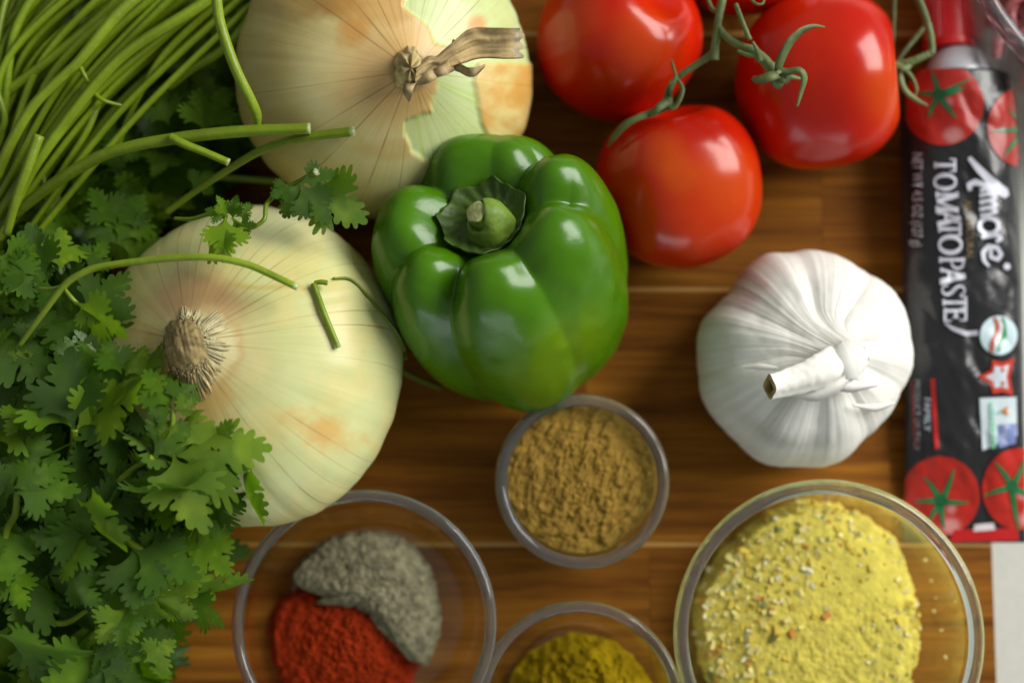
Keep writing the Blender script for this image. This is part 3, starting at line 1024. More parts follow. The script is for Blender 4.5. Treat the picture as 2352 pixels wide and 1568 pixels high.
# ------------------------------------------------------------------ garlic
def garlic():
    zc = 0.026
    ctr = at(1850, 818, zc)
    k = mpp(zc)
    root = empty('garlic_bulb', (ctr.x, ctr.y, 0), 'whole white garlic bulb with a bent papery stem, between the tomatoes and yellow seasoning', 'garlic')
    root.matrix_basis = Matrix.Translation((ctr.x, ctr.y, 0))
    A = [0, 22, 45, 60, 78, 92, 110, 124, 138, 160, 180, 200, 225, 250, 270, 290, 303, 318, 340, 360]
    Rr = [247, 255, 250, 246, 246, 249, 254, 240, 228, 247, 248, 252, 252, 262, 257, 250, 238, 228, 240, 247]
    nu, nv = 400, 130
    th = np.arange(nu) / nu * 2 * PI
    rad = np.interp(np.degrees(th), A, Rr)
    ker = np.exp(-np.linspace(-2, 2, 15) ** 2)
    ker /= ker.sum()
    rad = np.convolve(np.concatenate([rad[-7:], rad, rad[:7]]), ker, 'valid') * k
    prof = spline([(0.0, .004), (.30, .003), (.55, .0012), (.78, .003), (.93, .010), (1.0, .020), (.985, .029), (.91, .038), (.77, .046), (.58, .0515),
                   (.40, .0545), (.29, .0562), (.225, .0580), (.19, .0600), (.165, .0625)], nv)
    t = np.linspace(0, 1, nv)
    lob = np.zeros(nu)
    cents = [8, 52, 96, 150, 190, 232, 268, 305, 338]
    for c0 in cents:                       # gaps between the cloves
        dd = (np.degrees(th) - c0 + 180) % 360 - 180
        lob = np.minimum(lob, -np.exp(-(np.abs(dd) / 8.0) ** 1.4))
    up = np.interp(t, [0, .35, .5, .65, .8, .92, 1], [.35, .4, .55, .9, 1.0, .7, .3])
    bul = np.abs(np.sin((th - .35) * 4.5)) - .6
    r = prof[:, 0][:, None] * rad[None, :] * (1 + (.055 * lob + .042 * bul)[None, :] * up[:, None])
    z = prof[:, 1][:, None] + 0.0020 * lob[None, :] * np.interp(t, [0, .5, .62, .75, .88, 1], [0, 0, .7, .5, .0, 0])[:, None]
    st = fbm(np.cos(th) * 24 + 60, np.sin(th) * 24, 0, 3)[None, :] + .5 * (vnoise(np.cos(th)[None, :] * 10 + 9, np.sin(th)[None, :] * 10, t[:, None] * 9) - .5)
    z = z + (st - .5) * 0.0005 * sstep(.35, .6, t)[:, None]
    r = r * (1 + (st - .5) * .008 * np.sin(PI * t)[:, None])
    sh = sstep(.72, 1.0, t)[:, None]
    nx = (1900 - 1850) * k
    ny = -(846 - 818) * k
    x = r * np.cos(th)[None, :] + sh * nx
    y = r * np.sin(th)[None, :] + sh * ny
    wr = fbm(x * 120 + 5, y * 120, 3, 3) - .5
    z = z + wr * .0013 * sstep(.4, .6, t)[:, None] * sstep(1.0, .8, t)[:, None]
    P = np.stack([x, y, z], -1).reshape(-1, 3)
    c = np.tile(np.array([0.85, 0.845, 0.78]), (len(P), 1))
    stf = np.tile(st, (1, 1)).ravel()
    c *= (0.94 + 0.06 * sstep(.35, .6, stf))[:, None]
    a = np.degrees(np.arctan2(P[:, 1], P[:, 0]))
    w = (0.55 * sstep(28, 8, np.abs(a - 132)) * sstep(.55, .8, np.hypot(P[:, 0], P[:, 1]) / (240 * k)) * sstep(.48, .62, stf))[:, None]
    c = c * (1 - w) + np.array([0.52, 0.28, 0.32]) * w
    w = (.35 * sstep(-1.0, -.4, np.tile(lob[None, :] * up[:, None], (1, 1)).ravel() * -1 - 1.0) * 0)[:, None]
    F = grid_faces(nu, nv)
    F.append(tuple(range(nu))[::-1])
    F.append(tuple((nv - 1) * nu + i for i in range(nu)))
    make('cloves', P, F, M['garlic'], root, col=c, fix=True)
    # stem
    pts = [W(1908, 843, .0560), W(1903, 846, .0605), W(1886, 852, .0640), W(1858, 862, .0660), W(1828, 872, .0675), W(1796, 881, .0695), W(1768, 888, .0725)]
    v, f = tube_geo(pts, [x * mpp(.07) for x in (48, 46, 42, 36, 32, 29, 27)], 40, 40, rib=.10, k=4, flat=.70, jit=.05)
    n3 = fbm(v[:, 0] * 300, v[:, 1] * 300, v[:, 2] * 300, 3)
    c = np.tile(np.array([0.84, 0.83, 0.76]), (len(v), 1)) * (.88 + .2 * n3[:, None])
    s = make('stem', v, f[:-1], M['garlic'], root, col=c, world=True)
    ring = v[-40:]
    e = ring.mean(0)
    dvec = (ring.mean(0) - v[-80:-40].mean(0))
    dvec /= np.linalg.norm(dvec)
    V = np.concatenate([ring, e + (ring - e) * .6 + dvec * .0004, e + (ring - e) * .3 - dvec * .002, [e - dvec * .003]])
    cols = np.concatenate([np.tile([.66, .54, .30], (40, 1)), np.tile([.46, .31, .12], (40, 1)), np.tile([.22, .14, .05], (40, 1)), [[.14, .09, .04]]])
    cols[:120] *= (.6 + .8 * rng.random((120, 1)))
    F = grid_faces(40, 3) + [(80 + i, 80 + (i + 1) % 40, 120) for i in range(40)]
    make('cut_end', V, F, M['dry'], s, col=cols, world=True)
    # papery shreds
    mb = MB()
    for pts, ws, tw in (([(1900, 868, .0620), (1950, 885, .060), (2015, 884, .0545)], [22, 16, 3], .15),
                        ([(1815, 905, .0605), (1868, 903, .0625), (1918, 885, .0635), (1945, 868, .062)], [3, 20, 16, 8], .1),
                        ([(1705, 843, .0525), (1745, 842, .0555), (1785, 846, .0570)], [3, 8, 5], .2),
                        ([(1960, 930, .0545), (2010, 935, .0500), (2055, 925, .0440)], [3, 10, 3], .2)):
        v, f = ribbon_geo([W(*p) for p in pts], [w * mpp(.06) for w in ws], 18, .35, .0003, tw)
        mb.add(v, f, (0.82, 0.80, 0.72))
    mb.build('papery_shreds', M['garlic'], root, world=True)


garlic()


# ------------------------------------------------------------------ glass bowls and what is in them
def bowl(sx, sy, rpx, zr, basef, tubepx, label, name='glass_bowl', foot=0.0025, group='clear glass bowls'):
    ctr = at(sx, sy, zr)
    R = rpx * mpp(zr)
    rt = tubepx * mpp(zr)
    root = empty(name, (ctr.x, ctr.y, 0), label, 'bowl', group)
    root.matrix_basis = Matrix.Translation((ctr.x, ctr.y, 0))
    nu = 120
    th = np.arange(nu) / nu * 2 * PI

    def lathe(pr, flip=False):
        V = [(r * math.cos(a), r * math.sin(a), z) for r, z in pr for a in th]
        return np.array(V), grid_faces(nu, len(pr))
    Rb = R * basef
    outer = spline([(0.0005, foot * .4), (Rb * .8, foot * .4), (Rb, foot * .6), (Rb + (R - Rb) * .45, zr * .22), (Rb + (R - Rb) * .80, zr * .58), (R - rt * 1.0, zr - rt * .3)], 34)
    v, f = lathe(outer)
    make('wall', v, f, M['glass'], root)
    inner = [(max(0.0004, r - (.0022 if z > foot else .001)), z + (.0022 if z < zr * .3 else .0006)) for r, z in outer if z < zr - 3 * rt]
    v, f = lathe(inner)
    make('inner_wall', v, f, M['glass'], root)
    pr = []
    for q in np.linspace(0, 2 * PI, 17)[:-1]:
        pr.append((R - rt + rt * math.cos(q), zr + rt * 1.15 * math.sin(q) - rt))
    pr.append(pr[0])
    v, f = lathe(pr)
    make('rim', v, f, M['rim'], root, fix=True)
    return root, ctr, R, outer


b_tan = bowl(1338, 1104, 199, 0.036, .80, 14, 'small glass bowl brim full of tan powder, touching the bell pepper')
b_two = bowl(835, 1431, 299, 0.046, .74, 13, 'glass bowl holding the grey and red spices side by side')
b_cur = bowl(1332, 1622, 233, 0.040, .68, 13, 'glass bowl of mustard yellow powder cut off by the bottom edge')
b_yel = bowl(1907, 1460, 351, 0.050, .74, 17, 'biggest full glass bowl in view, with pale yellow seasoning')
b_meat = bowl(2724, -222, 545, 0.056, .87, 20, 'glass bowl of raw mince cut off by the top right corner')


def heap(name, cx, cy, zfn, rfn, colfn, label, cat, nu=220, nv=110, m=None):
    """a heap seen from above: polar height field with an uneven edge, going down to the bowl at its rim"""
    th = np.arange(nu) / nu * 2 * PI
    t = np.linspace(0.004, 1, nv)
    TT, TH = np.meshgrid(t, th, indexing='ij')
    R = rfn(th)[None, :]
    x, y = TT * R * np.cos(TH), TT * R * np.sin(TH)
    z = zfn(x, y, TT, TH)
    P = np.stack([x + cx, y + cy, z], -1).reshape(-1, 3)
    c = colfn(P[:, 0], P[:, 1], TT.ravel())
    F = grid_faces(nu, nv)
    F.append(tuple(range(nu))[::-1])
    o = make(name, P - np.array([cx, cy, 0]), F, m or M['powder'], None, col=c, loc=(cx, cy, 0), fix=True)
    tag(o, label, cat)
    return o


def lumps(x, y, s, seed=0):
    a = sstep(.36, .64, fbm(x * s + seed, y * s, seed, 4))
    b = sstep(.34, .66, fbm(x * s * 2.4 + 9, y * s * 2.4, seed + 4, 3))
    return a * .62 + b * .38


# tan powder
root, ctr, R, _ = b_tan
pc = at(1334, 1096, 0.031)


def z_tan(x, y, t, th):
    xr, yr = (x + y) * .7071, (y - x) * .7071
    l = lumps(xr * .75, yr * 1.25, 270, 2)
    return 0.0285 + 0.0045 * (1 - t ** 2) + 0.0018 * (l - .55) * sstep(1.02, .9, t) - 0.013 * sstep(.93, 1.0, t)


heap('tan_spice_powder', pc.x, pc.y, z_tan,
     lambda th: 183 * mpp(.031) * (1 - .03 * sstep(.9, 1.0, np.cos(th + .75)) + .012 * (vnoise(np.cos(th) * 8 + 9, np.sin(th) * 8) - .5)),
     lambda x, y, t: np.array([0.315, 0.190, 0.036]) * (0.84 + .3 * fbm(x * 300, y * 300, 1, 3)[:, None]),
     'lumpy tan powder filling the small bowl beneath the bell pepper', 'spice')

# paprika and ground pepper in one bowl
pc = at(822, 1440, 0.012)
PX = mpp(.014)


def two_edge(S):
    n = fbm(S[:, 0] / 28, S[:, 1] / 28, 3, 4) - .5
    return n


def z_red(x, y, t, th):
    l = lumps(x + y * .4, y - x * .4, 340, 5)
    return 0.0045 + 0.010 * (1 - t ** 1.6) + 0.0016 * (l - .5) * sstep(1.0, .85, t) - .003 * sstep(.9, 1, t)


def r_red(th):
    A = [0, 30, 55, 80, 120, 160, 180, 210, 240, 270, 300, 330, 360]
    Rr = [160, 150, 175, 190, 165, 205, 208, 196, 180, 172, 165, 158, 160]
    return (np.interp(np.degrees(th), A, Rr) + 9 * (vnoise(np.cos(th) * 14 + 4, np.sin(th) * 14) - .5)) * PX


pc = at(815, 1470, 0.012)
heap('red_spice_powder', pc.x, pc.y, z_red, r_red,
     lambda x, y, t: np.array([0.32, 0.030, 0.006]) * (0.80 + .35 * fbm(x * 320, y * 320, 4, 3)[:, None]),
     'brick red powder in the lower left half of the two spice bowl', 'spice')

GREY = [(664, 1318), (700, 1278), (740, 1245), (800, 1228), (860, 1226), (915, 1240), (955, 1272), (985, 1320), (1000, 1370), (1005, 1430), (995, 1490), (975, 1530),
        (940, 1520), (905, 1480), (880, 1462), (845, 1415), (810, 1398), (770, 1392), (735, 1372), (715, 1388), (700, 1360), (672, 1345)]
gc = (850, 1360)


def r_grey(th):
    out = []
    gx, gy = np.array(GREY)[:, 0] - gc[0], -(np.array(GREY)[:, 1] - gc[1])
    an = np.arctan2(gy, gx) % (2 * PI)
    rd = np.hypot(gx, gy)
    o = np.argsort(an)
    an, rd = an[o], rd[o]
    r = np.interp(th, np.concatenate([an[-1:] - 2 * PI, an, an[:1] + 2 * PI]), np.concatenate([rd[-1:], rd, rd[:1]]))
    return (r + 12 * (fbm(np.cos(th) * 16 + 2, np.sin(th) * 16, 2, 3) - .5)) * PX


pc = at(gc[0], gc[1], 0.017)


def z_grey(x, y, t, th):
    l = lumps(x, y, 500, 9)
    return 0.0105 + 0.0085 * (1 - t ** 2) + 0.0008 * (l - .5) - .006 * sstep(.93, 1, t)


heap('ground_pepper', pc.x, pc.y, z_grey, r_grey,
     lambda x, y, t: np.array([0.27, 0.245, 0.15]) * np.clip(0.30 + 1.25 * fbm(x * 520, y * 520, 7, 3)[:, None], .2, 1.3),
     'grey ground pepper heaped over the red powder in the two spice bowl', 'spice')

# curry
pc = at(1335, 1640, 0.016)


def z_cur(x, y, t, th):
    l = lumps(x, y, 230, 11)
    return 0.004 + 0.017 * (1 - t ** 2) + 0.0036 * (l - .5) * sstep(1, .9, t)


heap('curry_powder', pc.x, pc.y, z_cur, lambda th: (172 + 14 * (fbm(np.cos(th) * 9, np.sin(th) * 9, 1, 3) - .5)) * mpp(.016),
     lambda x, y, t: np.array([0.34, 0.225, 0.005]) * np.clip(0.45 + 1.0 * fbm(x * 260, y * 260, 12, 3)[:, None], .3, 1.2),
     'clumpy mustard yellow powder in the bowl cut off by the bottom edge', 'spice')

# pale yellow seasoning with flakes
YEL = [(1718, 1240), (1760, 1200), (1825, 1170), (1890, 1156), (1960, 1170), (2030, 1200), (2090, 1250), (2110, 1310), (2125, 1390), (2138, 1440), (2130, 1500),
       (2105, 1580), (2060, 1680), (1950, 1740), (1800, 1740), (1680, 1660), (1635, 1560), (1615, 1480), (1614, 1400), (1632, 1340), (1660, 1300)]
yc = (1870, 1440)


def r_yel(th):
    gx, gy = np.array(YEL)[:, 0] - yc[0], -(np.array(YEL)[:, 1] - yc[1])
    an = np.arctan2(gy, gx) % (2 * PI)
    rd = np.hypot(gx, gy)
    o = np.argsort(an)
    an, rd = an[o], rd[o]
    r = np.interp(th, np.concatenate([an[-1:] - 2 * PI, an, an[:1] + 2 * PI]), np.concatenate([rd[-1:], rd, rd[:1]]))
    return (r + 22 * (fbm(np.cos(th) * 20 + 7, np.sin(th) * 20, 2, 4) - .5)) * mpp(.022)


pc = at(yc[0], yc[1], 0.022)


def z_yel(x, y, t, th):
    l = lumps(x, y, 330, 14)
    rough = sstep(.35, .8, fbm(x * 30 + 4, y * 30, 2, 2) + .3 * (t - .5))
    return 0.014 + 0.009 * (1 - t ** 2) + (0.0002 + 0.0008 * rough) * (l - .5) - .011 * sstep(.93, 1, t)


yel = empty('yellow_seasoning', (pc.x, pc.y, 0), 'pale yellow seasoning flecked with orange and green in the big right bowl', 'seasoning')
yel.matrix_basis = Matrix.Translation((pc.x, pc.y, 0))
hp = heap('powder', pc.x, pc.y, z_yel, r_yel,
          lambda x, y, t: np.array([0.80, 0.67, 0.12]) * np.clip(0.72 + .5 * fbm(x * 240, y * 240, 3, 3)[:, None], .6, 1.15), None, None)
hp.parent = yel
hp.location = (0, 0, 0)
mb = MB()
cube = np.array([(x, y, z) for x in (-1, 1) for y in (-1, 1) for z in (-1, 1)], float)
cf = [(0, 1, 3, 2), (4, 6, 7, 5), (0, 4, 5, 1), (2, 3, 7, 6), (0, 2, 6, 4), (1, 5, 7, 3)]
n_fl = 0
while n_fl < 900:
    th = random.uniform(0, 2 * PI)
    t = math.sqrt(random.random()) * .99
    r = float(r_yel(np.array([th]))[0]) * t
    x, y = r * math.cos(th), r * math.sin(th)
    S = proj(np.array([[pc.x + x, pc.y + y, .02]]))[0]
    dens = 0.035
    for fx, fy, fr in ((1660, 1440, 110), (1740, 1270, 130), (2090, 1570, 110), (1640, 1580, 90), (1880, 1200, 110), (2110, 1400, 60)):
        dens += .85 * math.exp(-((S[0] - fx) ** 2 + (S[1] - fy) ** 2) / fr ** 2)
    if random.random() > dens:
        continue
    zz = float(z_yel(np.array([x]), np.array([y]), np.array([t]), np.array([th]))[0])
    s = random.choice((.0003, .0004, .0005, .0009)) * random.uniform(.7, 1.35)
    v = cube * np.array([s * random.uniform(.7, 1.7), s, s * random.uniform(.3, .6)])
    v = v * (0.75 + .5 * rng.random((8, 1)))
    v = v @ np.array(Euler((random.uniform(-.6, .6), random.uniform(-.6, .6), random.uniform(0, 6))).to_matrix()).T
    u = random.random()
    colr = (.76, .66, .22) if u < .5 else (.70, .52, .07) if u < .76 else (.58, .24, .04) if u < .83 else (.22, .25, .07) if u < .88 else (.82, .78, .48)
    mb.add(v + np.array([x, y, zz + s * .25]), cf, np.array(colr) * random.uniform(.8, 1.1))
    n_fl += 1
# a few crumbs scattered over the glass to the right
for S_ in ((2146, 1402), (2162, 1446), (2131, 1332), (2175, 1508), (2118, 1285), (2150, 1372), (2190, 1380)):
    p = at(S_[0] + random.uniform(-8, 8), S_[1], .012)
    s = random.uniform(.0003, .0007)
    mb.add((cube * (.6 + .7 * rng.random((8, 1)))) @ np.array(Euler((.4, .3, S_[0])).to_matrix()) * s + np.array([p.x - pc.x, p.y - pc.y, .0125]), cf, (.72, .62, .24))
fl = mb.build('flakes', M['flake'], yel, smooth=False)
fl['kind'] = 'stuff'

# mince
root, ctr, R, _ = b_meat
mince = empty('raw_mince', (ctr.x, ctr.y, 0), 'dark red raw mince in the bowl at the top right corner', 'meat')
mince.matrix_basis = Matrix.Translation((ctr.x, ctr.y, 0))
th = np.arange(90) / 90 * 2 * PI
t = np.linspace(.004, 1, 40)
TT, TH = np.meshgrid(t, th, indexing='ij')
x, y = TT * R * .84 * np.cos(TH), TT * R * .84 * np.sin(TH)
z = .022 + .022 * (1 - TT ** 2) + .010 * (lumps(x, y, 90, 3) - .5)
F = grid_faces(90, 40)
make('mound', np.stack([x, y, z], -1).reshape(-1, 3), F, M['meat'], mince)
mb = MB()
for i in range(260):
    a = random.uniform(math.radians(170), math.radians(270))
    r = random.uniform(.45, .80) * R
    x, y = r * math.cos(a), r * math.sin(a)
    z = .027 + .022 * (1 - (r / R / .84) ** 2) + random.uniform(0, .006)
    d = random.uniform(0, 6.3)
    pts = [(x + .005 * q * math.cos(d + .4 * q), y + .005 * q * math.sin(d + .4 * q), z + random.uniform(-.0015, .0015)) for q in range(4)]
    v, f = tube_geo(pts, [.0018, .0025, .0025, .0017], 9, 7, jit=.15)
    mb.add(v, f)
mb.build('strands', M['meat'], mince)['kind'] = 'stuff'

exec_tube = True
# ------------------------------------------------------------------ paste tube
TOPY, BOTY = 176, 1246                  # shoulder and crimp in picture rows
TL0, TR0, TL1, TR1 = 2076, 2340, 2076, 2384
# its long axis as it lies on the board
pA0, pA1 = at(2202, TOPY, .018), at(2222, BOTY, .004)
YA, YB = pA0.y, pA1.y


def tube_frame(y):
    v = np.clip((YA - y) / (YA - YB), 0, 1)
    xc = pA0.x + (pA1.x - pA0.x) * v
    hw = np.interp(v, [0, .05, .2, .75, 1], [.0210, .0228, .0236, .0238, .0246])
    T = np.interp(v, [0, .05, .2, .5, .8, .94, 1], [.0150, .0155, .0140, .0105, .0055, .0016, .0008])
    return v, xc, hw, T


def tube_z(x, y):
    v, xc, hw, T = tube_frame(y)
    u = np.clip((x - xc) / hw, -1, 1)
    prof = np.clip(1 - np.abs(u) ** 2.6, 0, 1) ** .6
    cr = (np.abs(fbm(x * 75 + y * 35, y * 40 - x * 20, 4, 3) - .5)) * .0060 * prof * sstep(0, .12, v) * sstep(1, .9, v)
    return 2 * T * (.5 + .5 * prof) + cr


paste = empty('paste_tube', (pA0.x, (YA + YB) / 2, 0), 'black foil tomato paste tube with a red cap, at the right edge', 'tube')
paste.matrix_basis = Matrix.Translation((pA0.x, (YA + YB) / 2, 0))
nu, nv = 70, 170
V = []
ys = np.linspace(YA, YB, nv)
for y in ys:
    v, xc, hw, T = tube_frame(y)
    us = np.sin(np.linspace(-PI / 2, PI / 2, nu))
    x = xc + us * hw
    zt_ = tube_z(x, np.full(nu, y))
    zb = np.maximum(.0004, float(T) * (1 - np.clip(1 - np.abs(us) ** 2.6, 0, 1) ** .6))
    V += [(a, y, b) for a, b in zip(x, zt_)] + [(a, y, b) for a, b in zip(x[::-1], zb[::-1])]
F = grid_faces(2 * nu, nv)
F.append(tuple(range(2 * nu))[::-1])
F.append(tuple((nv - 1) * 2 * nu + i for i in range(2 * nu)))
make('body', V, F, M['foil'], paste, world=True, fix=True)


def on_tube(S, lift=.0005):
    """picture points -> points on the tube's upper face"""
    out = []
    for sx, sy in S:
        z = .02
        for _ in range(5):
            p = at(sx, sy, z)
            z = float(tube_z(p.x, p.y)) + lift
        p = at(sx, sy, z)
        v, xc, hw, T = tube_frame(p.y)
        x = min(max(p.x, float(xc - hw * .995)), float(xc + hw * .995))
        y = max(p.y, YB + .0003)
        out.append((x, y, float(tube_z(x, y)) + lift))
    return np.array(out)


class Ink:
    def __init__(s):
        s.mb = MB()

    def stroke(s, pts, w, col, lift=.0007, closed=False, step=5):
        pts = np.asarray(pts, float)
        q = [pts[0]]
        ws = [w[0] if isinstance(w, (list, tuple)) else w]
        for i in range(len(pts) - 1):
            n = max(1, int(np.hypot(*(pts[i + 1] - pts[i])) / step))
            for k in range(1, n + 1):
                q.append(pts[i] + (pts[i + 1] - pts[i]) * k / n)
                ws.append(w if not isinstance(w, (list, tuple)) else w[i] + (w[i + 1] - w[i]) * k / n)
        q, ws = np.array(q), np.array(ws)
        T = np.gradient(q, axis=0)
        T /= np.linalg.norm(T, axis=1)[:, None] + 1e-9
        N = np.stack([-T[:, 1], T[:, 0]], 1)
        A, B = q + N * ws[:, None] / 2, q - N * ws[:, None] / 2
        V = on_tube(np.concatenate([A, q, B]), lift)
        n = len(q)
        F = [(i, i + 1, n + i + 1, n + i) for i in range(n - 1)] + [(n + i, n + i + 1, 2 * n + i + 1, 2 * n + i) for i in range(n - 1)]
        s.mb.add(V, F, col)

    def disc(s, cx, cy, rx, ry, col, lift=.0006, nr=8, na=48, clip=None, colfn=None):
        S = []
        for j in range(nr + 1):
            for i in range(na):
                a = i / na * 2 * PI
                S.append((cx + rx * j / nr * math.cos(a), cy + ry * j / nr * math.sin(a)))
        S = np.array(S)
        if clip:
            S[:, 0] = np.clip(S[:, 0], clip[0], clip[2])
            S[:, 1] = np.clip(S[:, 1], clip[1], clip[3])
        V = on_tube(S, lift)
        s.mb.add(V, grid_faces(na, nr + 1), colfn(S) if colfn else col)

    def poly(s, pts, col, lift=.0006, n=8):          # quad grid between 4 corners
        p = np.array(pts, float)
        S = []
        for j in range(n + 1):
            for i in range(n + 1):
                u, v = i / n, j / n
                S.append((p[0] * (1 - u) + p[1] * u) * (1 - v) + (p[3] * (1 - u) + p[2] * u) * v)
        s.mb.add(on_tube(S, lift), grid_faces(n + 1, n + 1, False), col)

    def fan(s, pts, col, lift=.0006):
        p = np.array(pts, float)
        c0 = p.mean(0)
        n = len(p)
        S = np.concatenate([[c0], c0 + (p - c0) * .5, p])
        F = [(0, 1 + i, 1 + (i + 1) % n) for i in range(n)] + [(1 + i, 1 + n + i, 1 + n + (i + 1) % n, 1 + (i + 1) % n) for i in range(n)]
        s.mb.add(on_tube(S, lift), F, col)

    def text(s, body, x, y0, y1, h, col, lift=.0007):
        """small print reading downwards from y0 to y1, foot of the letters at column x"""
        cu = bpy.data.curves.new('text', 'FONT')
        cu.body, cu.resolution_u = body, 2
        o = bpy.data.objects.new('text', cu)
        COL.objects.link(o)
        dg = bpy.context.evaluated_depsgraph_get()
        me = bpy.data.meshes.new_from_object(o.evaluated_get(dg))
        v = np.array([w.co[:2] for w in me.vertices])
        f = [tuple(p.vertices) for p in me.polygons]
        bpy.data.objects.remove(o)
        bpy.data.curves.remove(cu)
        bpy.data.meshes.remove(me)
        k = (y1 - y0) / (v[:, 0].max() - v[:, 0].min())
        S = np.stack([x + v[:, 1] / .72 * h, y0 + (v[:, 0] - v[:, 0].min()) * k], 1)
        s.mb.add(on_tube(S, lift), f, col)

    def build(s, name, label=None):
        o = s.mb.build(name, M['ink'], paste, world=True)
        if label:
            o['label'] = label
        return o


RED = (0.42, 0.018, 0.010)
GRN = (0.012, 0.17, 0.055)
WHT = (0.66, 0.67, 0.76)


def printed_tomato(cx, cy, rx, ry, sx, sy, arms, clip=None):
    ik = Ink()

    def cf_(S):
        n = fbm(S[:, 0] / 30, S[:, 1] / 30, cx, 3)
        c = np.array(RED) * (.8 + .5 * n[:, None])
        w = (.55 * sstep(26, 8, np.hypot((S[:, 0] - cx - rx * .25) * .8, S[:, 1] - cy - ry * .75)))[:, None]
        c = c * (1 - w) + np.array([.75, .42, .40]) * w
        w = (.5 * sstep(16, 4, np.hypot(S[:, 0] - sx - 22, S[:, 1] - sy - 18)))[:, None]
        return c * (1 - w) + np.array([.7, .42, .42]) * w
    ik.disc(cx, cy, rx, ry, RED, .0006, 14, 64, clip, cf_)
    for a, l in arms:
        a = math.radians(a)
        pts = [(sx + l * q * math.cos(a + .12 * q), sy - l * q * math.sin(a + .12 * q)) for q in (0, .33, .66, 1)]
        if clip:
            pts = [(min(max(p[0], clip[0]), clip[2]), min(max(p[1], clip[1]), clip[3])) for p in pts]
        ik.stroke(pts, [15, 12, 9, 3], GRN, .0010)
    ik.disc(sx, sy, 13, 13, (.01, .12, .04), .0012, 3, 14)
    return ik.build('printed_tomato')


printed_tomato(2166, 240, 94, 94, 2156, 217, [(100, 58), (20, 78), (5, 62), (172, 52), (240, 62), (300, 68)], (2078, 158, 2300, 340))
printed_tomato(2352, 292, 84, 92, 2354, 300, [(175, 78), (225, 75), (120, 60)], (2262, 190, 2372, 400))
printed_tomato(2160, 1139, 90, 92, 2163, 1150, [(120, 70), (62, 78), (175, 64), (350, 62), (232, 60), (268, 62)])
printed_tomato(2342, 1122, 86, 94, 2326, 1118, [(118, 70), (60, 70), (190, 70), (272, 100), (330, 60)])
ik = Ink()
ik.poly([(2190, 1216), (2338, 1212), (2340, 1240), (2180, 1244)], (.50, .012, .012))
ik.poly([(2238, 1204), (2282, 1200), (2286, 1216), (2236, 1220)], (.72, .66, .68), .0009)
ik.build('red_band')

# TOMATO PASTE in a serifed capital alphabet: strokes (x0,y0,x1,y1,weight), x along the reading, y up
TK, TN, SF = .21, .10, .09
LET = {
    'T': [(.5, 0, .5, 1, TK), (.06, .95, .94, .95, TN), (.08, .72, .08, 1, SF), (.92, .72, .92, 1, SF), (.28, .04, .72, .04, SF)],
    'M': [(.14, 0, .14, 1, TN), (.14, 1, .48, .05, TK), (.48, .05, .86, 1, TN), (.86, 0, .86, 1, TK), (.0, .04, .3, .04, SF), (.68, .04, 1.02, .04, SF), (0, .96, .2, .96, SF), (.8, .96, 1.02, .96, SF)],
    'A': [(.08, 0, .48, 1, TN), (.46, 1, .88, 0, TK), (.25, .36, .72, .36, TN), (-.04, .04, .24, .04, SF), (.68, .04, 1.04, .04, SF)],
    'P': [(.2, 0, .2, 1, TK), (.02, .04, .42, .04, SF), (.02, .96, .3, .96, SF)],
    'E': [(.22, 0, .22, 1, TK), (.04, .95, .86, .95, TN), (.04, .05, .9, .05, TN), (.22, .52, .66, .52, TN), (.86, .7, .86, 1, SF), (.9, 0, .9, .32, SF), (.66, .38, .66, .66, SF)],
    'O': [], 'S': []}
ARC = {
    'O': [([(.5 + .42 * math.sin(q), .5 + .47 * math.cos(q)) for q in np.linspace(0, 2 * PI, 25)], [.10 + .11 * abs(math.sin(q)) for q in np.linspace(0, 2 * PI, 25)])],
    'P': [([(.2, .95), (.5, .95), (.74, .88), (.84, .72), (.74, .56), (.5, .48), (.2, .48)], [.10, .10, .16, .21, .16, .10, .10])],
    'S': [([(.84, .78), (.76, .92), (.5, .97), (.24, .9), (.18, .72), (.36, .57), (.64, .45), (.82, .28), (.74, .1), (.48, .03), (.2, .09), (.12, .26)],
           [.08, .10, .10, .15, .19, .21, .21, .19, .15, .10, .10, .08])]}
ik = Ink()
word = [('T', 363, 396, 2146, 50), ('O', 399, 437, 2145, 52), ('M', 440, 488, 2150, 51), ('A', 484, 520, 2154, 52), ('T', 509, 543, 2156, 52), ('O', 540, 584, 2156, 54),
        ('P', 590, 622, 2158, 58), ('A', 616, 652, 2160, 57), ('S', 651, 682, 2162, 56), ('T', 679, 710, 2166, 55), ('E', 706, 740, 2168, 53)]
for ch, y0, y1, x0, h in word:
    w = y1 - y0
    for (ax_, ay, bx_, by, wt) in LET[ch]:
        ik.stroke([(x0 + ay * h, y0 + ax_ * w), (x0 + by * h, y0 + bx_ * w)], wt * (w if abs(ax_ - bx_) < .3 else h) * 1.1, WHT, .0009)
    for pts, ws in ARC.get(ch, []):
        ik.stroke([(x0 + b * h, y0 + a * w) for a, b in pts], [q * w * 1.15 for q in ws], WHT, .0009, step=3)
ik.build('lettering', 'white serif words TOMATO PASTE')

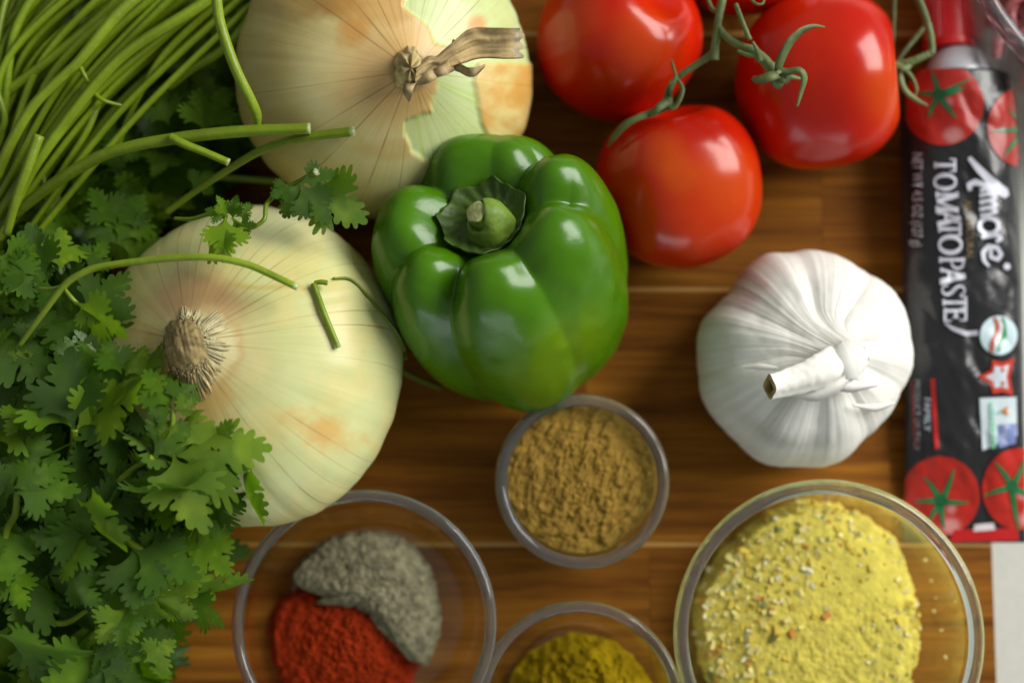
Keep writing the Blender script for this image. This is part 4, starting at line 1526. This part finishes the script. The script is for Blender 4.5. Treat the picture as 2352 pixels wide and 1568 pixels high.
# the script brand word, brush strokes
ik = Ink()
ik.stroke([(2226, 362), (2245, 385), (2275, 415), (2305, 442), (2313, 452)], [9, 15, 20, 24, 12], WHT, .0009)
ik.stroke([(2310, 450), (2285, 440), (2262, 425), (2240, 418), (2226, 425), (2228, 438)], [8, 12, 12, 14, 13, 8], WHT, .0009, step=3)
ik.stroke([(2252, 440), (2262, 432), (2275, 436), (2284, 446)], [8, 12, 12, 7], WHT, .0009)
for y in (446, 462, 478):
    ik.stroke([(2250, y + 4), (2270, y - 1), (2284, y + 2), (2288, y + 9), (2276, y + 13), (2252, y + 18)], [9, 9, 10, 9, 8, 9], WHT, .0009, step=3)
ik.stroke([(2272 + 22 * math.cos(q), 519 + 18 * math.sin(q)) for q in np.linspace(0, 2 * PI, 18)], 10, WHT, .0009, step=3)
ik.stroke([(2254, 545), (2276, 541), (2292, 540), (2299, 548), (2288, 556)], [9, 9, 9, 11, 8], WHT, .0009, step=3)
ik.stroke([(2276, 566), (2276, 590), (2292, 596), (2300, 584), (2290, 568), (2270, 566), (2258, 580), (2260, 598), (2272, 612)], [8, 9, 10, 10, 10, 11, 11, 9, 5], WHT, .0009, step=3)
ik.build('brand_lettering', 'white script brand word')
ik = Ink()
ik.disc(2313, 612, 8, 8, WHT, .0009, 3, 16)
ik.build('dot')
ik = Ink()
ik.text('NET WT 4.5 OZ (127 g)', 2096, 352, 566, 24, WHT)
ik.build('net_weight_text')
ik = Ink()
ik.text('ALL', 2216, 460, 492, 17, (.24, .15, .05))
ik.text('NATURAL', 2220, 502, 596, 17, (.27, .19, .11))
ik.build('gold_text')
ik = Ink()
ik.stroke([(2170, 742), (2190, 755), (2220, 766), (2246, 764)], [3, 9, 11, 12], (.50, .50, .58), .0009)
ik.build('swoosh')
# round emblem
ik = Ink()
ik.disc(2294, 770, 43, 45, (.58, .72, .76), .0007, 6, 40)
ik.stroke([(2283, 729), (2292, 745), (2290, 765), (2280, 785), (2276, 808)], [4, 7, 8, 8, 6], (.62, .10, .05), .0011)
ik.stroke([(2293, 728), (2301, 748), (2298, 765), (2289, 785), (2285, 812)], [5, 8, 9, 9, 6], (.74, .74, .80), .0012)
ik.stroke([(2303, 729), (2308, 750), (2306, 770), (2296, 785), (2294, 806)], [4, 7, 14, 8, 6], (.03, .30, .10), .0011)
ik.build('round_emblem')
ik = Ink()
star = [(2246, 865), (2276, 850), (2280, 826), (2303, 832), (2330, 821), (2320, 865), (2327, 908), (2303, 899), (2281, 904), (2275, 880)]
ik.fan(star, (.55, .035, .012), .0007)
sc_ = np.array([2295, 865])
ik.fan([tuple(sc_ + (np.array(p) - sc_) * .66) for p in star], (.62, .66, .72), .0010)
ik.stroke([(2302, 845), (2306, 853)], 7, (.55, .12, .05), .0013)
ik.stroke([(2302, 876), (2306, 884)], 7, (.55, .12, .05), .0013)
ik.build('star_emblem')
ik = Ink()
ik.poly([(2250, 914), (2335, 911), (2336, 1000), (2257, 1034)], (.62, .72, .76), .0007)
ik.poly([(2292, 975), (2335, 972), (2333, 1018), (2294, 1028)], (.20, .25, .52), .0010)
ik.poly([(2272, 922), (2281, 922), (2288, 1028), (2276, 1030)], (.16, .56, .36), .0010)
ik.text('NON GMO', 2273, 926, 1024, 13, (.62, .72, .76), .0013)
ik.text('Project', 2302, 978, 1018, 16, (.60, .64, .74), .0013)
ik.fan([(2306, 938), (2318, 930), (2313, 942), (2318, 955), (2306, 948), (2300, 943)], (.66, .22, .03), .0012)
ik.stroke([(2292, 950), (2300, 943)], 4, (.16, .56, .36), .0012)
ik.build('butterfly_label')
ik = Ink()
ik.stroke([(2094, 874), (2098, 940), (2104, 1030)], 7, (.20, .015, .010))
ik.stroke([(2142, 870), (2146, 940), (2152, 1030)], 10, (.50, .018, .018))
ik.text('PRODUCT OF ITALY', 2100, 872, 1034, 14, (.36, .36, .42))
ik.text('FAMILY', 2123, 914, 990, 15, (.58, .60, .72))
ik.build('side_print')

# shoulder and cap
zc_ = .0165
nu = 72


def lathe_y(pr, rib=0, k=30, x=None, zsq=1.0):
    V = []
    for r, y in pr:
        for i in range(nu):
            a = i / nu * 2 * PI
            rr = r * (1 + rib * (1 if math.cos(k * a) > 0 else -1))
            V.append((x + rr * math.cos(a), y, zc_ + rr * math.sin(a) * zsq))
    return np.array(V), grid_faces(nu, len(pr))


yA, y2, y3 = YA, at(0, 104, .024).y, at(0, -40, .024).y
xs_ = at(2196, 120, zc_).x
v, f = lathe_y([(.0136, yA - .0015), (.0138, yA), (.0134, yA + .0012), (.0118, yA + .004), (.0095, y2 - .001), (.0070, y2), (.0065, y2 + .002)], 0, x=xs_, zsq=.98)
make('shoulder', v, f, M['alu'], paste, world=True, fix=True)
xs_ = at(2184, 50, .02).x
v, f = lathe_y([(.0060, y2 + .0002), (.0098, y2 + .0002), (.0100, y2 + .0006), (.0100, y2 + .0032)], 0, x=xs_, zsq=1.0)
cap = make('cap', v, f, M['cap'], paste, world=True, fix=True)
nu = 180
v, f = lathe_y([(.0100, y2 + .0031), (.0096, y2 + .0034), (.0094, y3), (.002, y3 + .0005)], .022, 36, x=xs_)
make('ribs', v, f, M['cap'], cap, world=False, smooth=False)
bpy.context.view_layer.update()
for ch in list(cap.children):
    ch.data.transform(Matrix(paste.matrix_basis).inverted())


# ------------------------------------------------------------------ cilantro
HALF = [(.0, .015), (.12, .045), (.21, .15), (.245, .26), (.20, .39), (.265, .43), (.315, .32), (.30, .50), (.375, .54), (.41, .385), (.435, .585), (.51, .58), (.50, .40), (.575, .53), (.63, .475),
        (.555, .32), (.655, .395), (.68, .33), (.52, .165), (.58, .135), (.635, .265), (.705, .26), (.695, .15), (.785, .245), (.845, .205), (.80, .105), (.905, .165), (.955, .115), (.89, .055), (1.0, .055)]


def leaflet(seed, sc=1.0, rot=0.0):
    r_ = random.Random(seed)
    wide = r_.uniform(.82, 1.25)

    def side(sg):
        k = wide * r_.uniform(.88, 1.12)
        out = []
        for x, y in HALF:
            out.append((x + r_.uniform(-.018, .018), sg * (y * k + r_.uniform(-.015, .015) * (1 if x > .15 else .1))))
        return out
    up, dn = side(1), side(-1)
    ctl = up + dn[::-1]
    P = np.array(ctl)
    n = len(P)
    out = []                                     # rounded teeth: each corner cut once
    for i in range(n):
        a, b = P[i], P[(i + 1) % n]
        out += [a * .72 + b * .28, a * .28 + b * .72]
    P = np.array(out)
    g = []
    for x in np.arange(.08, 1.0, .105):
        for y in np.arange(-.7, .71, .105):
            g.append((x + r_.uniform(-.02, .02), y + r_.uniform(-.02, .02)))
    g = np.array(g)
    g = g[in_poly(g[:, 0], g[:, 1], P)]
    d = np.min(np.hypot(g[:, None, 0] - P[None, :, 0], g[:, None, 1] - P[None, :, 1]), 1)
    g = g[d > .04]
    allp = [Vector(p) for p in P] + [Vector(p) for p in g]
    res = delaunay_2d_cdt(allp, [], [list(range(len(P)))], 1, 1e-5)
    V2 = np.array([tuple(v) for v in res[0]])
    F = [tuple(f) for f in res[2]]
    bend, cross, wv = r_.uniform(-1.0, .3), r_.uniform(-.9, 1.2), r_.uniform(.04, .09)
    p1, p2, tw = r_.uniform(0, 6), r_.uniform(0, 6), r_.uniform(-.45, .45)
    x, y = V2[:, 0], V2[:, 1]
    z = bend * .5 * x * x + cross * .5 * np.sqrt(y * y + .004) * (1 - .4 * np.abs(y)) + wv * np.sin(6.5 * x + p1) * np.abs(y) * 1.6 + wv * np.sin(7 * y + p2) * x + tw * x * y
    vein = np.exp(-(y / .016) ** 2) * sstep(1, .7, x)
    for ang, x0 in ((48, .12), (-48, .12), (30, .42), (-30, .42), (36, .62), (-36, .62)):
        a = math.radians(ang)
        t = (x - x0) * math.cos(a) + y * math.sin(a)
        dd = np.abs(-(x - x0) * math.sin(a) + y * math.cos(a))
        vein = np.maximum(vein, .8 * np.exp(-(dd / .014) ** 2) * (t > 0) * sstep(.55, .2, t))
    n1 = vnoise(x * 5 + seed, y * 5, 2)
    C = np.stack([.094 + .095 * vein + .022 * n1, .220 + .12 * vein + .022 * n1, .004 + .014 * vein], 1)
    V = np.stack([x, y, z], 1) * sc
    c, q = math.cos(rot), math.sin(rot)
    V = np.stack([V[:, 0] * c - V[:, 1] * q, V[:, 0] * q + V[:, 1] * c, V[:, 2]], 1)
    return V, F, C


def leaf_mesh(kind, seed):
    if kind == 'fan':
        return leaflet(seed * 7 + 1)
    r_ = random.Random(seed + 77)
    V, F, C, n = [], [], [], 0
    for k, (rot, sc) in enumerate(((0, 1.0), (r_.uniform(58, 78), r_.uniform(.68, .85)), (-r_.uniform(58, 78), r_.uniform(.68, .85)))):
        v, f, c = leaflet(seed * 7 + 100 + k * 13, sc, math.radians(rot))
        v[:, 2] += .004 * k
        V.append(v)
        C.append(c)
        F += [tuple(i + n for i in q) for q in f]
        n += len(v)
    return np.concatenate(V), F, np.concatenate(C)


LEAVES = [leaf_mesh('tri', s) for s in range(6)] + [leaf_mesh('fan', s + 20) for s in range(6)]
leaf_me = []
for V, F, C in LEAVES:
    me = bpy.data.meshes.new('leaf')
    me.from_pydata(V.tolist(), [], F)
    a = me.color_attributes.new('Col', 'FLOAT_COLOR', 'POINT')
    a.data.foreach_set('color', np.concatenate([C, np.ones((len(C), 1))], 1).ravel())
    me.polygons.foreach_set('use_smooth', [True] * len(me.polygons))
    me.materials.append(M['leaf'])
    leaf_me.append(me)

bunch = empty('cilantro_bunch', at(120, 900, 0), 'fresh green cilantro bunch with long stems, heaped along the left side', 'cilantro')
bunch.matrix_basis = Matrix.Translation(at(120, 900, 0))


def leaf_matrix(pos, az, pitch, roll, size):
    return Matrix.Translation(pos) @ Matrix.Rotation(az, 4, 'Z') @ Matrix.Rotation(-pitch, 4, 'Y') @ Matrix.Rotation(roll, 4, 'X') @ Matrix.Scale(size, 4)


n_parts = 0


def put_leaf(pos, az, pitch, roll, size, var, parent):
    global n_parts
    o = bpy.data.objects.new('leaf', leaf_me[var])
    COL.objects.link(o)
    o.parent = parent
    o.matrix_basis = parent.matrix_basis.inverted() @ leaf_matrix(pos, az, pitch, roll, size)
    n_parts += 1
    return o


def key_leaf(base, tip, z, droop, roll, var, parent=None, grow=1.0):
    """a leaf from its foot to its tip, both in the picture"""
    parent = parent or bunch
    a = at(base[0], base[1], z)
    b = at(tip[0], tip[1], z)
    d = b - a
    L = d.length / max(.35, math.cos(droop)) * grow
    return put_leaf(a, math.atan2(d.y, d.x), droop, roll, L, var, parent)


def stem_col(v, light=0.5):
    n = vnoise(v[:, 0] * 60, v[:, 1] * 60, v[:, 2] * 60)[:, None]
    a = np.array([0.165, 0.255, 0.004]) * (1 - light) + np.array([0.33, 0.47, 0.025]) * light
    return a * (.85 + .3 * n)


def stem(pts, z, rpx, light=.4, parent=None, name='stem', seg=10, cut_end=False):
    parent = parent or bunch
    P = [W(x, y, zz) for (x, y), zz in zip(pts, z)]
    v, f = tube_geo(P, [r * 0.98 * mpp(.07) for r in rpx], 7 * len(pts), seg, rib=.05, k=5)
    c = stem_col(v, light)
    ii = np.arange(len(v))
    c = c * (1 + .10 * np.cos((ii % seg) / seg * 2 * PI * 5) + .16 * (vnoise(ii // seg * .55, (ii % seg) * .3, light * 9) - .5))[:, None]
    if cut_end:
        c[-seg:] = np.array([0.62, 0.68, 0.36]) * (.6 + .6 * rng.random((seg, 1)))
    return make(name, v, f, M['stem'], parent, col=c, world=True)


# long stems of the bunch, read off the photograph
stem([(-30, 190), (20, 130), (72, 72), (140, 0), (190, -50)], [.05, .052, .054, .056, .058], [10, 12, 13, 13], .25)
stem([(-40, 255), (30, 200), (119, 133), (230, 40), (290, -20)], [.058, .058, .060, .062, .064], [11, 12, 12, 11], .3)
stem([(-10, 410), (30, 320), (80, 240), (150, 170), (182, 140), (265, 40), (330, -20)], [.066, .070, .072, .073, .073, .072, .070], [13, 13, 12, 11, 12, 14, 14], .55)
stem([(15, 520), (60, 420), (105, 345), (205, 212), (300, 115), (450, 20), (530, -40)], [.062, .066, .068, .070, .070, .068, .066], [9, 11, 13, 13, 13, 14, 14], .45)
stem([(385, 205), (440, 160), (504, 120), (570, 55), (625, -20)], [.052, .056, .060, .064, .066], [9, 11, 12, 15, 17], .35)
stem([(268, 345), (280, 310), (295, 270), (345, 172), (400, 100), (500, 5), (520, -30)], [.055, .057, .058, .060, .060, .060, .060], [6, 7, 8, 10, 11, 12], .25)
stem([(495, -40), (500, 15), (509, 65), (540, 155), (577, 232), (590, 265), (592, 296)], [.096, .097, .098, .096, .090, .086, .082], [12, 12, 12, 12, 12, 11, 5], .75)
stem([(30, 495), (110, 432), (216, 367), (300, 338), (396, 320), (490, 308), (576, 301), (650, 298), (713, 296)], [.058, .066, .074, .078, .080, .082, .084, .084, .084], [13, 14, 14, 14, 14, 14, 13, 13], .45, cut_end=True)
stem([(380, 490), (440, 446), (504, 403), (594, 349), (660, 325), (720, 313), (815, 302)], [.055, .060, .066, .074, .078, .081, .084], [8, 8, 9, 11, 11, 11], .25, cut_end=True)
stem([(390, 314), (420, 330), (470, 350), (526, 374)], [.083, .083, .082, .081], [10, 10, 9, 9], .55, cut_end=True)
stem([(90, 312), (62, 390), (40, 450), (15, 540)], [.074, .074, .072, .068], [13, 12, 11, 10], .5)
stem([(230, 225), (200, 300), (150, 380), (105, 450)], [.06, .06, .058, .055], [9, 9, 8, 8], .3)
stem([(480, 406), (560, 412), (645, 418)], [.04, .04, .042], [9, 9, 9], .1)
stem([(112, 345), (118, 300), (100, 400), (108, 460)], [.05, .05, .05, .05], [7, 7, 7, 7], .3)
stem([(178, 145), (195, 175), (205, 195)], [.07, .07, .068], [7, 5, 4], .4)
stem([(215, 215), (240, 232), (290, 245)], [.066, .066, .062], [7, 5, 3], .4)
stem([(-20, 700), (20, 660), (60, 640)], [.06, .06, .06], [6, 6, 6], .3)
rs = random.Random(3)
for i in range(78):                      # the rest of the stems underneath
    q = rs.random()
    x1 = -120 + 760 * q + rs.uniform(-20, 20)
    y0 = 200 + 360 * q + rs.uniform(-40, 30)
    x0 = -60 + rs.uniform(0, 70) + 60 * q * q
    z = rs.uniform(.022, .060)
    mx, my = (x0 + x1) * .5 - rs.uniform(15, 60), (y0 - 30) * .5 - rs.uniform(0, 40)
    stem([(x0 - 30, y0 + 60), (x0, y0), (mx, my), (x1, -30 + rs.uniform(-10, 10)), (x1 + 60, -80)], [z - .004, z, z + .006, z + .006, z + .004],
         [rs.uniform(7, 9), rs.uniform(8, 12), rs.uniform(8, 13)], rs.uniform(.05, .4), seg=8)

# leaves that can be told apart
D = math.radians
KEY = [  # foot, tip, height, droop, roll, variant
    ((400, 1045), (604, 1006), .094, D(18), D(-25), 1), ((385, 1058), (480, 1154), .095, D(-18), D(28), 9), ((350, 1048), (430, 975), .094, D(15), D(10), 8),
    ((470, 1075), (575, 1060), .088, D(20), D(30), 6), ((480, 1060), (540, 965), .090, D(10), D(-30), 9),
    ((37, 1132), (70, 975), .090, D(-5), D(-20), 1), ((30, 1120), (135, 1085), .091, D(10), D(25), 7), ((40, 1125), (-40, 1060), .088, D(0), D(10), 8),
    ((200, 1180), (260, 1000), .084, D(5), D(-10), 2), ((230, 1075), (300, 1110), .087, D(-25), D(20), 9), ((180, 1130), (185, 1010), .080, D(5), D(25), 3),
    ((172, 1146), (278, 1275), .088, D(20), D(55), 8), ((200, 1226), (76, 1240), .084, D(10), D(-25), 6), ((200, 1215), (150, 1340), .083, D(5), D(30), 9),
    ((305, 1262), (459, 1318), .080, D(5), D(-20), 0), ((310, 1270), (400, 1230), .078, D(-10), D(25), 10), ((350, 1370), (440, 1430), .078, D(0), D(25), 1),
    ((410, 1240), (560, 1270), .030, D(10), D(0), 2), ((400, 1250), (470, 1320), .034, D(10), D(10), 7), ((430, 1370), (530, 1430), .060, D(20), D(35), 9),
    ((440, 1365), (585, 1356), .066, D(5), D(74), 8), ((296, 1380), (290, 1490), .080, D(0), D(20), 3), ((296, 1390), (230, 1480), .080, D(8), D(-20), 7),
    ((330, 1520), (405, 1470), .078, D(5), D(10), 10), ((230, 1535), (320, 1565), .076, D(5), D(0), 0), ((0, 1450), (205, 1512), .084, D(8), D(48), 6),
    ((8, 1300), (64, 1395), .082, D(10), D(-20), 11), ((5, 1300), (10, 1410), .080, D(30), D(40), 9), ((110, 1320), (240, 1440), .074, D(0), D(15), 1),
    ((170, 985), (76, 850), .088, D(-5), D(15), 7), ((172, 985), (150, 800), .090, D(5), D(-15), 6), ((175, 985), (262, 872), .088, D(-5), D(30), 10), ((178, 988), (280, 960), .084, D(15), D(20), 9),
    ((395, 940), (330, 850), .096, D(0), D(25), 9), ((400, 935), (445, 860), .097, D(-8), D(-10), 7), ((400, 945), (455, 925), .097, D(15), D(30), 11), ((395, 945), (345, 950), .096, D(20), D(0), 8),
    ((400, 960), (370, 1010), .094, D(20), D(20), 6), ((280, 860), (240, 780), .088, D(0), D(20), 10), ((285, 865), (325, 790), .089, D(5), D(-25), 8), ((285, 870), (310, 900), .09, D(5), D(10), 9),
    ((110, 640), (60, 520), .072, D(10), D(-20), 6), ((140, 620), (130, 510), .074, D(-10), D(20), 8), ((60, 620), (-20, 600), .078, D(10), D(40), 11),
    ((0, 590), (75, 690), .080, D(-5), D(-15), 3), ((40, 800), (60, 850), .084, D(10), D(0), 9), ((40, 795), (-10, 830), .084, D(10), D(30), 8), ((45, 790), (80, 730), .082, D(0), D(-30), 7),
    ((60, 930), (20, 1000), .086, D(10), D(0), 10), ((110, 900), (40, 900), .084, D(10), D(20), 2), ((550, 1075), (590, 1205), .080, D(30), D(68), 8), ((545, 1070), (600, 1100), .082, D(20), D(50), 9),
    ((270, 560), (330, 450), .050, D(5), D(10), 0), ((390, 290), (360, 200), .046, D(5), D(-20), 6), ((470, 300), (520, 200), .050, D(-5), D(10), 9), ((470, 305), (470, 205), .05, D(10), D(40), 8),
    ((440, 440), (490, 395), .046, D(5), D(10), 7), ((220, 300), (260, 290), .048, D(-10), D(0), 10), ((225, 330), (320, 350), .040, D(0), D(0), 1), ((270, 520), (210, 440), .052, D(5), D(15), 3),
    ((120, 560), (100, 640), .070, D(8), D(-10), 1), ((200, 620), (250, 560), .062, D(10), D(20), 7),
]
for k in KEY:
    key_leaf(*k)


def mound(sx, sy):
    h = .078 - .00004 * max(0, sx - 250) - .00006 * max(0, sy - 1350) - .00007 * max(0, 700 - sy)
    return h


UP = [(60, 250), (330, 150), (540, 190), (565, 330), (450, 460), (330, 540), (230, 640), (-60, 760), (-60, 440)]
LOW = [(-60, 560), (90, 560), (190, 690), (255, 780), (330, 880), (370, 980), (440, 1040), (480, 1100), (470, 1190), (460, 1240), (385, 1300), (365, 1390), (335, 1480), (325, 1620), (-80, 1620)]
rl = random.Random(11)
UNDER = [(-70, -70), (560, -70), (520, 150), (300, 330), (-70, 560)]


def rand_leaf(poly, zlo, zhi, size):
    while True:
        x, y = rl.uniform(-80, 600), rl.uniform(-70, 1620)
        if bool(in_poly(np.array([x]), np.array([y]), poly)[0]):
            break
    top = mound(x, y)
    z = top * rl.uniform(zlo, zhi)
    p = at(x, y, z)
    oz = onion_z(p.x, p.y, 1)
    if z < oz + .003:
        z = oz + .004 + rl.uniform(0, .004)
        p = at(x, y, z)
    o1 = onion_z(p.x, p.y, 0)
    if z < o1 + .003:
        z = o1 + .004
        p = at(x, y, z)
    az = math.radians(rl.gauss(-75, 75))
    return p, az, rl.gauss(.2, .45), rl.gauss(0, .6), rl.uniform(*size), rl.randrange(12)


for i in range(108):
    p, az, pi_, ro, s, va = rand_leaf(LOW, .62, 1.04, (.015, .034))
    put_leaf(p, az, pi_, ro, s * .92, va, bunch)
for i in range(60):
    p, az, pi_, ro, s, va = rand_leaf(UP, .25, .62, (.014, .022))
    put_leaf(p, az, pi_, ro, s, va, bunch)
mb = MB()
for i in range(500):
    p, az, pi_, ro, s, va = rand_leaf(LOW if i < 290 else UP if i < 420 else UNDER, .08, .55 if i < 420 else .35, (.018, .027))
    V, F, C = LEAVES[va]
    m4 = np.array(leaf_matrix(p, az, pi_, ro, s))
    mb.add(V @ m4[:3, :3].T + m4[:3, 3], F, C * rl.uniform(.5, .95))  # inner leaves coloured darker, putting shade into the gaps between leaves
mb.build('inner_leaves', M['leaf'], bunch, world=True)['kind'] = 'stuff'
# leaf stalks
for pts, z, r, l in [([(40, 1128), (35, 1180), (15, 1220), (5, 1300)], [.088, .084, .08, .08], [8, 8, 8, 9], .35),
                     ([(172, 985), (168, 1020), (150, 1080)], [.088, .084, .075], [9, 8, 7], .3),
                     ([(398, 942), (392, 990), (355, 1050)], [.096, .095, .092], [6, 6, 6], .35),
                     ([(232, 1148), (262, 1210), (300, 1245), (325, 1265)], [.076, .078, .079, .079], [7, 7, 8, 9], .2),
                     ([(308, 1265), (312, 1340), (300, 1380), (305, 1440)], [.079, .079, .079, .078], [7, 7, 7, 6], .3),
                     ([(430, 1370), (400, 1360), (350, 1350), (310, 1330)], [.062, .066, .07, .074], [5, 6, 6, 6], .2),
                     ([(385, 1160), (395, 1200), (380, 1290)], [.06, .058, .055], [5, 5, 5], .15),
                     ([(75, 1385), (95, 1420), (150, 1430), (200, 1400)], [.07, .07, .07, .07], [6, 6, 7, 6], .3),
                     ([(350, 1050), (300, 1080), (240, 1130)], [.094, .088, .08], [7, 7, 6], .25)]:
    stem(pts, z, r, l, name='leaf_stalk')


# loose sprigs lying on the onions: things of their own
def sprig(name, loc, label, group='loose cilantro sprigs'):
    o = empty(name, loc, label, 'cilantro sprig', group)
    o.matrix_basis = Matrix.Translation(loc)
    return o


sp = sprig('cilantro_sprig', at(400, 600, .1), 'long arched cilantro stem crossing over the pale onion')
stem([(43, 797), (95, 725), (148, 656), (185, 630), (231, 613), (330, 599), (420, 591), (495, 592), (560, 605), (600, 620), (684, 660)],
     [.086, .092, .096, .098, .099, .101, .102, .102, .101, .100, .0985], [5, 7, 8, 8, 8, 8, 8, 8, 8, 8, 8], .62, sp, cut_end=True)
stem([(90, 662), (118, 663), (145, 656)], [.090, .093, .096], [3, 4, 4], .5, sp, 'leaf_stalk')
stem([(150, 665), (163, 682), (178, 698)], [.096, .096, .095], [4, 5, 5], .6, sp, 'leaf_stalk')
key_leaf((172, 692), (308, 770), .096, D(5), D(50), 9, sp, 1.0)
key_leaf((185, 695), (235, 735), .094, D(20), D(-30), 8, sp)
sp = sprig('cilantro_sprig', at(730, 460, .07), 'leafy cilantro sprig hanging between the two onions, touching the bell pepper')
stem([(640, 440), (690, 418), (728, 394)], [.084, .088, .093], [7, 8, 9], .4, sp, cut_end=True)
key_leaf((690, 420), (752, 512), .092, D(-8), D(10), 0, sp, 1.0)
key_leaf((672, 425), (632, 448), .091, D(10), D(-10), 9, sp, 1.25)
key_leaf((720, 425), (822, 510), .084, D(20), D(15), 7, sp, 1.1)
key_leaf((740, 420), (800, 440), .084, D(10), D(30), 10, sp, 1.1)
stem([(640, 440), (612, 470), (606, 505), (575, 524), (545, 520)], [.084, .09, .092, .092, .092], [6, 5, 5, 4], .15, sp)
sp = sprig('cilantro_sprig', at(500, 520, .09), 'curled cilantro sprig with folded leaves on top of the pale onion')
stem([(400, 502), (440, 503), (485, 492), (520, 500)], [.080, .083, .086, .089], [4, 5, 5, 5], .15, sp)
key_leaf((515, 500), (470, 590), .0945, D(2), D(35), 8, sp, 1.1)
key_leaf((518, 500), (520, 592), .0945, D(5), D(-25), 6, sp, 1.1)
for i, (b, t, ro) in enumerate((((520, 500), (505, 455), 40), ((535, 505), (540, 455), -30), ((540, 500), (580, 480), 50), ((545, 515), (590, 520), 20), ((530, 500), (560, 520), 60), ((525, 495), (480, 480), 30))):
    key_leaf(b, t, .092, D(15), D(ro), 6 + i % 6, sp, 1.1)
sp = sprig('cilantro_stem_piece', at(750, 720, .09), 'short broken cilantro stem piece lying on the right of the pale onion')
z0 = [on_onion(x, y, 1, .0022)[2] for x, y in ((720, 652), (745, 720), (778, 798))]
stem([(720, 652), (732, 684), (745, 720), (778, 798)], [z0[0], z0[0] + .001, z0[1], z0[2]], [7, 7, 7, 6], .6, sp, cut_end=True)
stem([(722, 650), (738, 648), (752, 650)], [z0[0], z0[0], z0[0]], [5, 6, 6], .65, sp)
sp = sprig('thin_stem_thread', at(870, 720, .06), 'thread thin curved stem draped down the right side of the pale onion')
pts = [(765, 639), (806, 642), (845, 680), (880, 722), (912, 765), (928, 800), (932, 825)]
zz = [on_onion(x, y, 1, .0011)[2] for x, y in pts]
stem(pts, zz, [2.5, 3, 3.5, 3.5, 4, 5, 4], .25, sp)
sp = sprig('thin_stem_thread', at(970, 870, .01), 'thin stem scrap lying on the board below the bell pepper')
stem([(925, 853), (955, 868), (1012, 892)], [.006, .004, .003], [6, 6, 6], .2, sp)
